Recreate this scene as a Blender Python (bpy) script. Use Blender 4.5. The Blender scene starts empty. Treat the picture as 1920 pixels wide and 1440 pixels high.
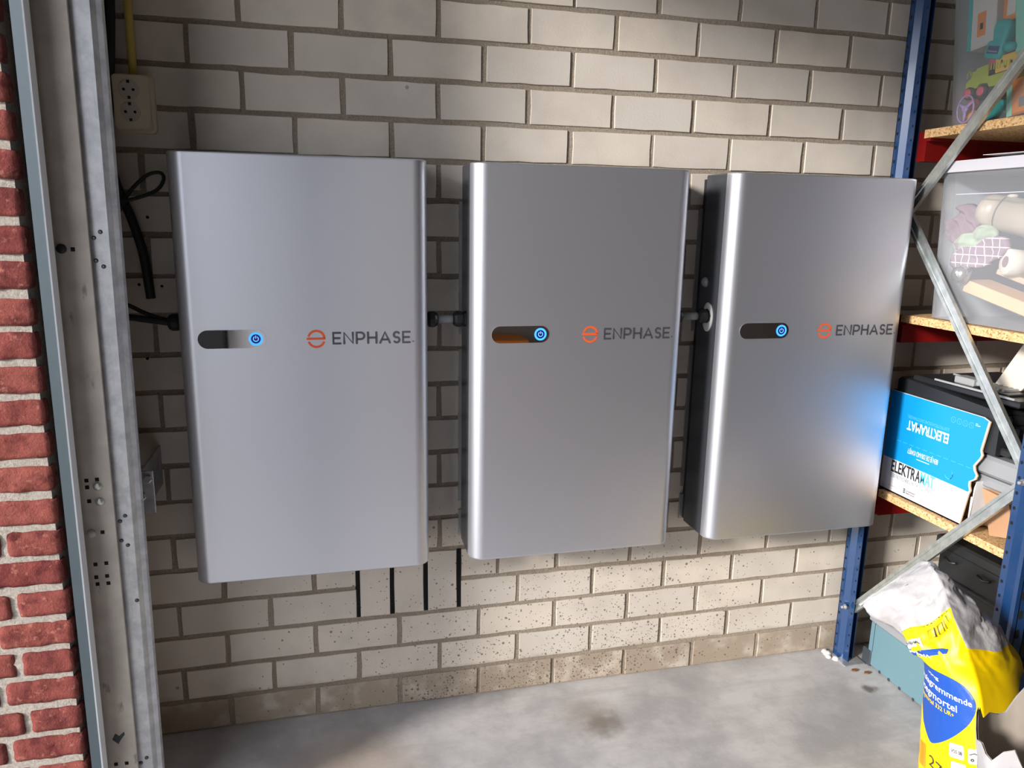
import bpy, math, random
from mathutils import Vector, Matrix, noise
random.seed(7)
R = math.radians
scene = bpy.context.scene
COL = scene.collection

# ------------------------------------------------------------------ camera, sky, sun, exposure
cam_d = bpy.data.cameras.new('camera')
cam_d.sensor_width = 36.0
cam_d.lens = 1396.4 * 36 / 1920
cam_d.clip_start = 0.02
cam = bpy.data.objects.new('camera', cam_d)
COL.objects.link(cam)
cam.matrix_world = Matrix((
    (0.97231926, 0.03216235, -0.23143213, -0.2671),
    (-0.2329696, 0.20932391, -0.94968872, -1.9062),
    (0.01790006, 0.97731729, 0.21102252, 1.3517),
    (0, 0, 0, 1)))
scene.camera = cam

world = bpy.data.worlds.new('sky')
scene.world = world
world.use_nodes = True
wb = world.node_tree.nodes['Background']
wb.inputs['Color'].default_value = (0.87, 0.92, 1.0, 1)
wb.inputs['Strength'].default_value = 2.3

sun_d = bpy.data.lights.new('sun', 'SUN')
sun_d.energy = 4.6
sun_d.angle = R(9)
sun_d.color = (1.0, 0.95, 0.89)
sun = bpy.data.objects.new('sun', sun_d)
COL.objects.link(sun)
sun.rotation_euler = Vector((1.0, 0.47, -0.36)).to_track_quat('-Z', 'Y').to_euler()

vs = scene.view_settings
vs.view_transform = 'Standard'
vs.look = 'None'
vs.gamma = 1.0
vs.use_curve_mapping = False
vs.exposure = 0.28

# ------------------------------------------------------------------ materials
def srgb(r, g, b):
    f = lambda c: (c / 255 / 12.92) if c / 255 <= 0.04045 else ((c / 255 + 0.055) / 1.055) ** 2.4
    return (f(r), f(g), f(b))

class NT:
    def __init__(s, name):
        s.m = bpy.data.materials.new(name)
        s.m.use_nodes = True
        s.t = s.m.node_tree
        s.b = s.t.nodes['Principled BSDF']
        s.out = s.t.nodes['Material Output']
    def n(s, kind, **kw):
        nd = s.t.nodes.new(kind)
        for k, v in kw.items():
            setattr(nd, k, v)
        return nd
    def l(s, a, b):
        s.t.links.new(a, b)
    def val(s, sock, v):
        if hasattr(v, 'is_output'):
            s.l(v, sock)
        else:
            sock.default_value = v
    def math(s, op, a, b=0.0, c=0.0, clamp=False):
        nd = s.n('ShaderNodeMath', operation=op, use_clamp=clamp)
        for i, v in enumerate((a, b, c)):
            s.val(nd.inputs[i], v)
        return nd.outputs[0]
    def mix(s, fac, a, b, blend='MIX'):
        nd = s.n('ShaderNodeMix', data_type='RGBA', blend_type=blend)
        s.val(nd.inputs[0], fac)
        for i, v in ((6, a), (7, b)):
            s.val(nd.inputs[i], v if hasattr(v, 'is_output') else (v[0], v[1], v[2], 1))
        return nd.outputs[2]
    def noise(s, vec, scale, detail=4, rough=0.55):
        nd = s.n('ShaderNodeTexNoise')
        s.l(vec, nd.inputs['Vector'])
        nd.inputs['Scale'].default_value = scale
        nd.inputs['Detail'].default_value = detail
        nd.inputs['Roughness'].default_value = rough
        return nd.outputs[0]
    def voro(s, vec, scale):
        nd = s.n('ShaderNodeTexVoronoi')
        s.l(vec, nd.inputs['Vector'])
        nd.inputs['Scale'].default_value = scale
        return nd
    def ramp(s, v, lo, hi, smooth=True):
        nd = s.n('ShaderNodeMapRange', interpolation_type='SMOOTHSTEP' if smooth else 'LINEAR')
        s.l(v, nd.inputs[0])
        nd.inputs[1].default_value = lo
        nd.inputs[2].default_value = hi
        return nd.outputs[0]
    def pos(s):
        return s.n('ShaderNodeNewGeometry').outputs['Position']
    def obj(s):
        return s.n('ShaderNodeTexCoord').outputs['Object']
    def rnd(s):
        return s.n('ShaderNodeObjectInfo').outputs['Random']
    def bump(s, h, strength=0.3, dist=0.002):
        nd = s.n('ShaderNodeBump')
        nd.inputs['Strength'].default_value = strength
        nd.inputs['Distance'].default_value = dist
        s.l(h, nd.inputs['Height'])
        s.l(nd.outputs[0], s.b.inputs['Normal'])
    def set(s, **kw):
        names = dict(color='Base Color', rough='Roughness', metal='Metallic', spec='Specular IOR Level', coat='Coat Weight',
                     emit='Emission Color', estr='Emission Strength', alpha='Alpha', trans='Transmission Weight')
        for k, v in kw.items():
            sk = s.b.inputs[names[k]]
            if not hasattr(v, 'is_output') and hasattr(v, '__len__') and len(v) == 3:
                v = (*v, 1)
            s.val(sk, v)
        return s

MATS = {}
def plain(name, color, rough=0.5, metal=0.0, var=0.0, scale=20.0, bump=0.0, bscale=60.0, bdist=0.002, spec=0.5, rnd=0.0):
    t = NT(name)
    t.set(rough=rough, metal=metal, spec=spec)
    c = None
    if var:
        nz = t.noise(t.pos(), scale, 5)
        k = t.math('MULTIPLY_ADD', nz, 2 * var, 1 - var)
        if rnd:
            k = t.math('MULTIPLY', k, t.math('MULTIPLY_ADD', t.rnd(), 2 * rnd, 1 - rnd))
        nd = t.n('ShaderNodeVectorMath', operation='SCALE')
        nd.inputs[0].default_value = color
        t.l(k, nd.inputs['Scale'])
        t.l(nd.outputs[0], t.b.inputs['Base Color'])
    else:
        t.set(color=color)
    if bump:
        t.bump(t.noise(t.pos(), bscale, 5, 0.6), bump, bdist)
    MATS[name] = t.m
    return t.m

def splash(t, p):
    """dirt splashed up from the floor: dark spots, densest low on the wall"""
    sep = t.n('ShaderNodeSeparateXYZ')
    t.l(p, sep.inputs[0])
    x, z = sep.outputs[0], sep.outputs[2]
    big = t.noise(p, 5.0, 2)
    hgt = t.math('SUBTRACT', 1.0, t.ramp(t.math('ADD', z, t.math('MULTIPLY_ADD', big, 0.24, -0.12)), 0.05, 0.62, False), clamp=True)
    xm = t.math('MULTIPLY', t.ramp(x, -0.60, 0.25), t.math('SUBTRACT', 1.0, t.math('MULTIPLY', t.ramp(x, 0.45, 1.15), 0.85)))
    dens = t.math('MULTIPLY', t.math('MULTIPLY', hgt, xm), t.math('MULTIPLY_ADD', big, 0.9, 0.4))
    out = None
    for sc, gain in ((60.0, 0.22), (110.0, 0.30), (190.0, 0.32)):
        v = t.voro(p, sc)
        sepc = t.n('ShaderNodeSeparateColor')
        t.l(v.outputs['Color'], sepc.inputs[0])
        # a cell shows a spot only if its random value is below the local density; its radius varies
        keep = t.math('LESS_THAN', sepc.outputs[0], t.math('MULTIPLY', dens, 0.55 if sc < 80 else 0.85))
        rad = t.math('MULTIPLY', t.math('MULTIPLY_ADD', t.math('POWER', sepc.outputs[1], 2.0), 0.9, 0.25), gain)
        dot = t.math('MULTIPLY', keep, t.math('LESS_THAN', v.outputs['Distance'], rad))
        out = dot if out is None else t.math('MAXIMUM', out, dot)
    return out, z, x

def make_wall_brick():
    t = NT('sand_lime_brick')
    p = t.pos()
    base = t.mix(t.rnd(), srgb(206, 199, 190), srgb(220, 209, 195))
    base = t.mix(t.ramp(t.noise(p, 7, 4), 0.35, 0.75), base, srgb(200, 191, 180))
    spk = t.ramp(t.noise(p, 420, 2), 0.66, 0.74)
    base = t.mix(t.math('MULTIPLY', spk, 0.25), base, srgb(150, 140, 130))
    # a few scuffs and nail marks
    sc = t.voro(p, 7.0)
    base = t.mix(t.math('MULTIPLY', t.math('LESS_THAN', sc.outputs['Distance'], 0.035), 0.6), base, srgb(120, 110, 100))
    dots, z, x = splash(t, p)
    # damp course just above the floor
    nz = t.noise(p, 9, 5)
    damp = t.math('SUBTRACT', 1.0, t.ramp(t.math('ADD', z, t.math('MULTIPLY_ADD', nz, 0.05, -0.025)), 0.085, 0.112), clamp=True)
    damp = t.math('MULTIPLY', damp, t.ramp(t.noise(p, 14, 5), 0.18, 0.55))
    base = t.mix(t.math('MULTIPLY', damp, 0.75), base, srgb(146, 128, 108))
    base = t.mix(t.math('MULTIPLY', dots, 0.72), base, srgb(84, 72, 64))
    t.set(color=base, rough=0.85, spec=0.25)
    t.bump(t.noise(p, 230, 4, 0.6), 0.25, 0.0015)
    MATS['brick'] = t.m
make_wall_brick()

def make_mortar():
    t = NT('grey_mortar')
    p = t.pos()
    n1 = t.noise(p, 260, 5, 0.7)
    base = t.mix(t.ramp(n1, 0.3, 0.7), srgb(160, 147, 132), srgb(194, 181, 165))
    base = t.mix(t.math('MULTIPLY', t.ramp(t.noise(p, 6, 3), 0.4, 0.7), 0.4), base, srgb(150, 136, 120))
    dots, z, x = splash(t, p)
    base = t.mix(t.math('MULTIPLY', dots, 0.6), base, srgb(84, 72, 64))
    t.set(color=base, rough=0.95, spec=0.1)
    t.bump(t.noise(p, 160, 6, 0.75), 1.0, 0.007)
    MATS['mortar'] = t.m
make_mortar()

def make_red():
    t = NT('red_facing_brick')
    p = t.pos()
    n1 = t.noise(p, 30, 5, 0.65)
    base = t.mix(t.rnd(), srgb(132, 66, 62), srgb(152, 84, 74))
    base = t.mix(t.ramp(n1, 0.42, 0.72), base, srgb(100, 46, 46))
    base = t.mix(t.math('MULTIPLY', t.ramp(t.noise(p, 75, 4), 0.58, 0.72), 0.5), base, srgb(190, 130, 112))
    t.set(color=base, rough=0.9, spec=0.2)
    t.bump(t.noise(p, 170, 6, 0.7), 0.9, 0.006)
    MATS['red'] = t.m
    t = NT('pale_joint_mortar')
    p = t.pos()
    base = t.mix(t.ramp(t.noise(p, 180, 5), 0.3, 0.7), srgb(176, 166, 156), srgb(204, 194, 184))
    t.set(color=base, rough=0.95, spec=0.1)
    t.bump(t.noise(p, 190, 6, 0.75), 1.0, 0.006)
    MATS['red_mortar'] = t.m
make_red()

def make_concrete():
    t = NT('concrete')
    p = t.pos()
    n1 = t.noise(p, 3.2, 6, 0.62)
    base = t.mix(t.ramp(n1, 0.34, 0.66), srgb(162, 160, 162), srgb(202, 199, 199))
    base = t.mix(t.math('MULTIPLY', t.ramp(t.noise(p, 16, 6, 0.7), 0.48, 0.74), 0.5), base, srgb(158, 155, 155))
    base = t.mix(t.math('MULTIPLY', t.ramp(t.noise(p, 90, 3), 0.62, 0.72), 0.35), base, srgb(205, 200, 196))
    # long trowel streaks
    st = t.n('ShaderNodeMapping')
    t.l(p, st.inputs[0])
    st.inputs['Rotation'].default_value = (0, 0, 0.5)
    st.inputs['Scale'].default_value = (1.2, 7, 1)
    base = t.mix(t.math('MULTIPLY', t.ramp(t.noise(st.outputs[0], 2.2, 6, 0.7), 0.45, 0.7), 0.5), base, srgb(166, 163, 164))
    # one brown oil stain near the wall
    def blot(c, r, colr, k):
        nonlocal base
        d = t.n('ShaderNodeVectorMath', operation='DISTANCE')
        t.l(p, d.inputs[0])
        d.inputs[1].default_value = c
        dd = t.math('ADD', d.outputs['Value'], t.math('MULTIPLY_ADD', t.noise(p, 22, 4), 0.07, -0.035))
        f = t.math('MULTIPLY', t.math('SUBTRACT', 1.0, t.ramp(dd, r * 0.15, r)), k)
        base = t.mix(f, base, colr)
    blot((0.425, -0.20, 0), 0.075, srgb(112, 98, 88), 0.75)
    blot((0.40, -0.15, 0), 0.11, srgb(140, 130, 122), 0.6)
    blot((-0.26, -0.26, 0), 0.25, srgb(170, 146, 122), 0.55)
    blot((1.27, -0.22, 0), 0.03, srgb(90, 76, 66), 0.8)
    t.set(color=base, rough=t.math('MULTIPLY_ADD', n1, 0.3, 0.45), spec=0.35)
    t.bump(t.noise(p, 60, 5, 0.6), 0.2, 0.002)
    MATS['concrete'] = t.m
make_concrete()

def make_galv(name, a, b, rough=0.42, metal=0.85):
    t = NT(name)
    p = t.pos()
    n1 = t.noise(p, 34, 5, 0.65)
    st = t.n('ShaderNodeMapping')
    t.l(p, st.inputs[0])
    st.inputs['Scale'].default_value = (60, 60, 4)
    n2 = t.noise(st.outputs[0], 3, 4)
    base = t.mix(t.ramp(n1, 0.3, 0.7), a, b)
    base = t.mix(t.math('MULTIPLY', t.ramp(n2, 0.55, 0.8), 0.25), base, srgb(110, 112, 114))
    t.set(color=base, metal=metal, rough=t.math('MULTIPLY_ADD', n1, 0.25, rough - 0.1))
    MATS[name] = t.m
make_galv('galvanised', srgb(172, 173, 178), srgb(204, 205, 208), 0.5, 0.65)
make_galv('galvanised_brace', srgb(190, 198, 198), srgb(216, 222, 221), 0.36, 0.9)

def make_plate():
    t = NT('dusty_cream_plate')
    p = t.pos()
    base = t.mix(t.ramp(t.noise(p, 14, 5), 0.3, 0.7), srgb(180, 172, 163), srgb(202, 194, 184))
    st = t.n('ShaderNodeMapping')
    t.l(p, st.inputs[0])
    st.inputs['Scale'].default_value = (1, 1, 0.35)
    base = t.mix(t.math('MULTIPLY', t.ramp(t.noise(st.outputs[0], 48, 4), 0.62, 0.74), 0.6), base, srgb(92, 84, 76))
    t.set(color=base, rough=0.6, metal=0.1)
    MATS['plate'] = t.m
make_plate()

def make_chip():
    t = NT('chipboard')
    p = t.pos()
    v = t.voro(p, 260)
    sepc = t.n('ShaderNodeSeparateColor')
    t.l(v.outputs['Color'], sepc.inputs[0])
    base = t.mix(sepc.outputs[0], srgb(186, 146, 98), srgb(226, 190, 142))
    base = t.mix(t.math('MULTIPLY', t.math('LESS_THAN', sepc.outputs[1], 0.12), 0.7), base, srgb(120, 84, 52))
    t.set(color=base, rough=0.75, spec=0.2)
    t.bump(t.noise(p, 300, 3), 0.3, 0.001)
    MATS['chip'] = t.m
make_chip()

def make_cover():
    t = NT('silver_satin_paint')
    p = t.pos()
    n1 = t.noise(p, 900, 2)
    base = t.mix(n1, srgb(211, 213, 222), srgb(219, 221, 230))
    t.set(color=base, metal=0.88, rough=0.41)
    MATS['cover'] = t.m
make_cover()

def make_plastic(name, tint, opac, rough):
    """thin clear plastic: part of the light passes straight, the rest is scattered and reflected"""
    t = NT(name)
    tr = t.n('ShaderNodeBsdfTransparent')
    tr.inputs[0].default_value = (0.95, 0.97, 0.98, 1)
    mx = t.n('ShaderNodeMixShader')
    t.set(color=tint, rough=rough, spec=0.6)
    fr = t.n('ShaderNodeFresnel')
    fr.inputs[0].default_value = 1.45
    k = t.math('ADD', opac, t.math('MULTIPLY', fr.outputs[0], 0.7), clamp=True)
    t.l(k, mx.inputs[0])
    t.l(tr.outputs[0], mx.inputs[1])
    t.l(t.b.outputs[0], mx.inputs[2])
    t.l(mx.outputs[0], t.out.inputs[0])
    MATS[name] = t.m
make_plastic('clear_plastic', srgb(205, 210, 214), 0.16, 0.18)
make_plastic('frosted_plastic', srgb(206, 210, 218), 0.24, 0.25)

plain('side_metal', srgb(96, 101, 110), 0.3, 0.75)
plain('cover_dark', srgb(52, 56, 62), 0.4, 0.6)
plain('rivet_steel', srgb(84, 84, 86), 0.3, 0.7)
plain('plate_steel', srgb(176, 178, 180), 0.45, 0.6, 0.05)
plain('mirror_window', srgb(215, 212, 212), 0.03, 1.0)
plain('logo_orange', srgb(232, 92, 40), 0.5)
plain('logo_grey', srgb(66, 66, 74), 0.5)
plain('black_rubber', srgb(26, 30, 30), 0.5, 0, 0.1)
plain('black_plastic', srgb(32, 33, 35), 0.42, 0, 0.15, 30)
plain('hole_black', srgb(12, 12, 12), 0.9)
plain('conduit_grey', srgb(128, 130, 132), 0.5)
plain('white_plastic', srgb(206, 206, 206), 0.4)
plain('translucent_cap', srgb(140, 144, 150), 0.15)
plain('socket_cream', srgb(216, 205, 180), 0.4, 0, 0.05, 15)
plain('socket_face', srgb(196, 190, 176), 0.45)
plain('conduit_yellow', srgb(196, 172, 84), 0.45, 0, 0.08)
plain('rail_blue_grey', srgb(66, 77, 84), 0.4, 0.3, 0.12, 40)
plain('rail_edge', srgb(236, 240, 246), 0.3, 0.1)
plain('post_blue', srgb(26, 62, 108), 0.16, 0.1, 0.08, 12, spec=1.0)
plain('beam_red', srgb(128, 20, 20), 0.35, 0.1, 0.06)
plain('bolt_zinc', srgb(205, 206, 204), 0.35, 0.8)
plain('ceiling_paint', srgb(120, 116, 112), 0.9, 0, 0.05)
plain('driveway', srgb(172, 166, 158), 0.9, 0, 0.12, 8)
plain('inner_wall', srgb(146, 138, 130), 0.9, 0, 0.1, 6)
plain('reflected_black', srgb(16, 17, 20), 0.6)
plain('lintel_plaster', srgb(178, 170, 160), 0.9, 0, 0.06)
plain('carton_white', srgb(226, 224, 226), 0.6, 0, 0.02)
plain('carton_blue', srgb(8, 142, 212), 0.45)
plain('carton_black', srgb(40, 44, 50), 0.55)
plain('carton_pale', srgb(168, 204, 224), 0.55)
plain('carton_sky', srgb(90, 186, 232), 0.55)
plain('carton_print_white', srgb(240, 244, 248), 0.5)
plain('carton_grey', srgb(160, 164, 170), 0.55)
plain('kraft', srgb(178, 138, 104), 0.8, 0, 0.06, 40)
plain('kraft_pale', srgb(206, 178, 150), 0.8, 0, 0.06, 40)
plain('device_black', srgb(40, 42, 46), 0.38, 0.1, 0.1)
plain('device_grey', srgb(152, 154, 156), 0.45)
plain('case_grey', srgb(142, 144, 148), 0.4)
plain('cream_board', srgb(214, 206, 190), 0.6, 0, 0.03)
plain('teal_case', srgb(100, 132, 143), 0.45, 0, 0.03, 20)
plain('dark_foot', srgb(58, 64, 70), 0.5)
plain('sack_white', srgb(178, 176, 178), 0.5, 0, 0.03, 30, 0.35, 9, 0.02)
plain('sack_yellow', srgb(255, 214, 0), 0.42)
plain('sack_blue', srgb(28, 80, 172), 0.42)
plain('sack_print_white', srgb(240, 242, 246), 0.5)
plain('sack_print_dark', srgb(62, 60, 52), 0.5)
plain('sack_print_green', srgb(70, 160, 60), 0.5)
plain('sack_inside', srgb(176, 166, 154), 0.8, 0, 0.08, 25)
plain('toy_white', srgb(222, 214, 208), 0.5)
plain('toy_teal', srgb(40, 178, 176), 0.4)
plain('toy_mint', srgb(150, 222, 200), 0.4)
plain('toy_orange', srgb(238, 140, 52), 0.45)
plain('toy_yellow', srgb(246, 196, 70), 0.45)
plain('toy_pink', srgb(226, 84, 108), 0.45)
plain('toy_olive', srgb(176, 186, 34), 0.45)
plain('toy_lilac', srgb(184, 150, 208), 0.4)
plain('toy_black', srgb(34, 34, 38), 0.5)
plain('toy_navy', srgb(24, 66, 120), 0.45)
plain('toy_green', srgb(170, 214, 84), 0.45)
plain('toy_brown', srgb(150, 100, 52), 0.5)
plain('flask_beige', srgb(206, 190, 170), 0.35, 0.1)
plain('flask_band', srgb(110, 104, 104), 0.4)
def make_check(name, col, line, step):
    t = NT(name)
    p = t.obj()
    sep = t.n('ShaderNodeSeparateXYZ')
    t.l(p, sep.inputs[0])
    f = None
    for sk_out in (sep.outputs[1], sep.outputs[2]):
        fr_ = t.math('FRACT', t.math('MULTIPLY', sk_out, 1.0 / step))
        ln = t.math('LESS_THAN', fr_, 0.12)
        f = ln if f is None else t.math('MAXIMUM', f, ln)
    t.set(color=t.mix(f, col, line), rough=0.95)
    MATS[name] = t.m
make_check('cloth_pink', srgb(150, 124, 138), srgb(230, 218, 222), 0.022)
plain('cloth_mauve', srgb(142, 112, 122), 0.95, 0, 0.1, 40)
plain('cloth_mint', srgb(172, 184, 160), 0.95, 0, 0.06, 40)
plain('roll_white', srgb(226, 218, 204), 0.7)
plain('metal_ball', srgb(196, 192, 186), 0.2, 0.9)
plain('light_wood', srgb(232, 190, 146), 0.6, 0, 0.07, 12)
plain('lid_white', srgb(204, 204, 212), 0.4)
plain('paper_white', srgb(238, 238, 244), 0.6)
plain('plaster_white', srgb(214, 210, 204), 0.9, 0, 0.05)
plain('dead_leaf', srgb(124, 84, 58), 0.9)
def emissive(name, col, k):
    t = NT(name)
    t.set(color=col, emit=col, estr=k, rough=0.4)
    MATS[name] = t.m
emissive('led_ring', srgb(60, 150, 255), 1.1)
emissive('led_navy', srgb(6, 26, 110), 0.35)
emissive('led_icon', srgb(120, 190, 255), 0.9)

# ------------------------------------------------------------------ mesh helpers
class MB:
    def __init__(s):
        s.v, s.f, s.mi, s.sm = [], [], [], []
    def add(s, vs, fs, mi=0, smooth=False):
        o = len(s.v)
        s.v += [tuple(p) for p in vs]
        for f in fs:
            s.f.append([i + o for i in f])
            s.mi.append(mi)
            s.sm.append(smooth)
        return s
    def box(s, x0, x1, y0, y1, z0, z1, mi=0, M=None):
        vs = [(x, y, z) for z in (z0, z1) for y in (y0, y1) for x in (x0, x1)]
        if M is not None:
            vs = [M @ Vector(p) for p in vs]
        return s.add(vs, [(0, 2, 3, 1), (4, 5, 7, 6), (0, 1, 5, 4), (1, 3, 7, 5), (3, 2, 6, 7), (2, 0, 4, 6)], mi)
    def bbox(s, x0, x1, y0, y1, z0, z1, b=0.004, mi=0, M=None):
        """box with chamfered edges"""
        P, idx = [], {}
        xs, ys, zs = (x0, x1), (y0, y1), (z0, z1)
        for i in (0, 1):
            for j in (0, 1):
                for k in (0, 1):
                    dx, dy, dz = (b, -b)[i], (b, -b)[j], (b, -b)[k]
                    idx[i, j, k, 0] = len(P); P.append((xs[i], ys[j] + dy, zs[k] + dz))
                    idx[i, j, k, 1] = len(P); P.append((xs[i] + dx, ys[j], zs[k] + dz))
                    idx[i, j, k, 2] = len(P); P.append((xs[i] + dx, ys[j] + dy, zs[k]))
        F = []
        c = Vector(((x0 + x1) / 2, (y0 + y1) / 2, (z0 + z1) / 2))
        def face(ids):
            q = [Vector(P[a]) for a in ids]
            nrm = (q[1] - q[0]).cross(q[2] - q[0])
            m = sum(q, Vector()) / len(q)
            F.append(ids if nrm.dot(m - c) > 0 else ids[::-1])
        for i in (0, 1):
            face([idx[i, a, d, 0] for a, d in ((0, 0), (1, 0), (1, 1), (0, 1))])
            face([idx[a, i, d, 1] for a, d in ((0, 0), (1, 0), (1, 1), (0, 1))])
            face([idx[a, d, i, 2] for a, d in ((0, 0), (1, 0), (1, 1), (0, 1))])
        for i in (0, 1):
            for j in (0, 1):
                face([idx[i, j, 0, 0], idx[i, j, 1, 0], idx[i, j, 1, 1], idx[i, j, 0, 1]])
                face([idx[i, 0, j, 0], idx[i, 1, j, 0], idx[i, 1, j, 2], idx[i, 0, j, 2]])
                face([idx[0, i, j, 1], idx[1, i, j, 1], idx[1, i, j, 2], idx[0, i, j, 2]])
                for k in (0, 1):
                    face([idx[i, j, k, 0], idx[i, j, k, 1], idx[i, j, k, 2]])
        if M is not None:
            P = [M @ Vector(p) for p in P]
        return s.add(P, F, mi)
    def prism(s, poly, axis, a0, a1, mi=0, smooth=False, caps=True, M=None):
        """extrude a 2-D polygon along an axis: 'z' poly=(x,y), 'y' poly=(x,z), 'x' poly=(y,z)"""
        def mk(p, a):
            return {'z': (p[0], p[1], a), 'y': (p[0], a, p[1]), 'x': (a, p[0], p[1])}[axis]
        n = len(poly)
        vs = [mk(p, a0) for p in poly] + [mk(p, a1) for p in poly]
        if M is not None:
            vs = [M @ Vector(q) for q in vs]
        o = len(s.v)
        s.v += [tuple(p) for p in vs]
        for i in range(n):
            j = (i + 1) % n
            s.f.append([o + i, o + j, o + n + j, o + n + i]); s.mi.append(mi); s.sm.append(smooth)
        if caps:
            s.f.append([o + i for i in range(n)][::-1]); s.mi.append(mi); s.sm.append(False)
            s.f.append([o + n + i for i in range(n)]); s.mi.append(mi); s.sm.append(False)
        return s
    def tube(s, pts, r, n=10, mi=0, caps=True):
        pts = [Vector(p) for p in pts]
        rings = []
        up = Vector((0.13, 0.31, 0.94))
        for i, p in enumerate(pts):
            d = (pts[min(i + 1, len(pts) - 1)] - pts[max(i - 1, 0)]).normalized()
            a = d.cross(up)
            if a.length < 1e-4:
                a = d.cross(Vector((1, 0, 0)))
            a.normalize()
            b = d.cross(a)
            rr = r[i] if hasattr(r, '__len__') else r
            rings.append([p + (a * math.cos(2 * math.pi * k / n) + b * math.sin(2 * math.pi * k / n)) * rr for k in range(n)])
        return s.rings(rings, mi, caps)
    def rings(s, rings, mi=0, caps=True, smooth=True):
        n = len(rings[0])
        o = len(s.v)
        for rg in rings:
            s.v += [tuple(p) for p in rg]
        for i in range(len(rings) - 1):
            for k in range(n):
                k2 = (k + 1) % n
                s.f.append([o + i * n + k, o + i * n + k2, o + (i + 1) * n + k2, o + (i + 1) * n + k])
                s.mi.append(mi); s.sm.append(smooth)
        if caps:
            s.f.append([o + k for k in range(n)][::-1]); s.mi.append(mi); s.sm.append(False)
            s.f.append([o + (len(rings) - 1) * n + k for k in range(n)]); s.mi.append(mi); s.sm.append(False)
        return s
    def lathe(s, prof, c, axis, n=20, mi=0, smooth=True, caps=True):
        """prof: list of (distance along axis, radius)"""
        a = Vector(axis).normalized()
        u = a.cross(Vector((0.2, 0.1, 0.97))).normalized()
        w = a.cross(u)
        c = Vector(c)
        rings = [[c + a * h + (u * math.cos(2 * math.pi * k / n) + w * math.sin(2 * math.pi * k / n)) * max(r, 1e-5) for k in range(n)] for h, r in prof]
        return s.rings(rings, mi, caps, smooth)
    def disc(s, c, nrm, r, n=20, mi=0):
        a = Vector(nrm).normalized()
        u = a.cross(Vector((0.2, 0.1, 0.97))).normalized()
        w = a.cross(u)
        c = Vector(c)
        return s.add([c + (u * math.cos(2 * math.pi * k / n) + w * math.sin(2 * math.pi * k / n)) * r for k in range(n)], [list(range(n))], mi)
    def map(s, fn):
        s.v = [tuple(fn(p)) for p in s.v]
        return s

ORG = {}
def mesh_of(mb, name, mats, off=(0, 0, 0)):
    me = bpy.data.meshes.new(name)
    me.from_pydata([(p[0] - off[0], p[1] - off[1], p[2] - off[2]) for p in mb.v], [], mb.f)
    for m in (mats if isinstance(mats, (list, tuple)) else [mats]):
        me.materials.append(MATS[m])
    for i, pl in enumerate(me.polygons):
        pl.material_index = mb.mi[i]
        pl.use_smooth = mb.sm[i]
    me.update()
    return me

def fix_normals(me):
    import bmesh
    bm = bmesh.new()
    bm.from_mesh(me)
    bmesh.ops.recalc_face_normals(bm, faces=bm.faces)
    bm.to_mesh(me)
    bm.free()

def part(name, mb, mats, parent=None, label=None, fix=True):
    """link a mesh object; vertices are given in world space, stored relative to the thing's base"""
    off = ORG.get(parent.name, (0, 0, 0)) if parent else (0, 0, 0)
    me = mesh_of(mb, name, mats, off)
    if fix:
        fix_normals(me)
    o = bpy.data.objects.new(name, me)
    COL.objects.link(o)
    if parent:
        o.parent = parent
    ORG[o.name] = off
    if label:
        o['label'] = label
    return o

def thing(name, loc, label, cat, group=None):
    o = bpy.data.objects.new(name, None)
    o.empty_display_size = 0.05
    COL.objects.link(o)
    o.location = loc
    ORG[o.name] = tuple(loc)
    o['label'] = label
    o['category'] = cat
    if group:
        o['group'] = group
    return o

def single(name, mb, mats, label, cat, group=None):
    """a thing that is one mesh, origin at its base"""
    xs, ys, zs = zip(*mb.v)
    off = ((min(xs) + max(xs)) / 2, (min(ys) + max(ys)) / 2, min(zs))
    me = mesh_of(mb, name, mats, off)
    fix_normals(me)
    o = bpy.data.objects.new(name, me)
    COL.objects.link(o)
    o.location = off
    ORG[o.name] = off
    o['label'] = label
    o['category'] = cat
    if group:
        o['group'] = group
    return o

def struct(name, mb, mats, label=None):
    o = part(name, mb, mats)
    o['kind'] = 'structure'
    if label:
        o['label'] = label
    return o

def text2d(body, size=1.0, width=None, bold=0.0, align='LEFT', shear=0.0):
    """flat glyph outlines as (verts2d, faces), scaled so the text is `width` wide"""
    cu = bpy.data.curves.new('glyphs', 'FONT')
    cu.body = body
    cu.size = size
    cu.resolution_u = 3
    cu.offset = bold
    cu.shear = shear
    ob = bpy.data.objects.new('glyphs', cu)
    me = bpy.data.meshes.new_from_object(ob)
    vs = [(v.co.x, v.co.y) for v in me.vertices]
    fs = [list(p.vertices) for p in me.polygons]
    bpy.data.objects.remove(ob)
    bpy.data.curves.remove(cu)
    bpy.data.meshes.remove(me)
    x0 = min(v[0] for v in vs); x1 = max(v[0] for v in vs)
    vs = [(a - x0, b) for a, b in vs]
    w = x1 - x0
    if width:
        k = width / w
        vs = [(a * k, b) for a, b in vs]
        w = width
    if align == 'CENTER':
        vs = [(a - w / 2, b) for a, b in vs]
    return vs, fs

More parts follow.
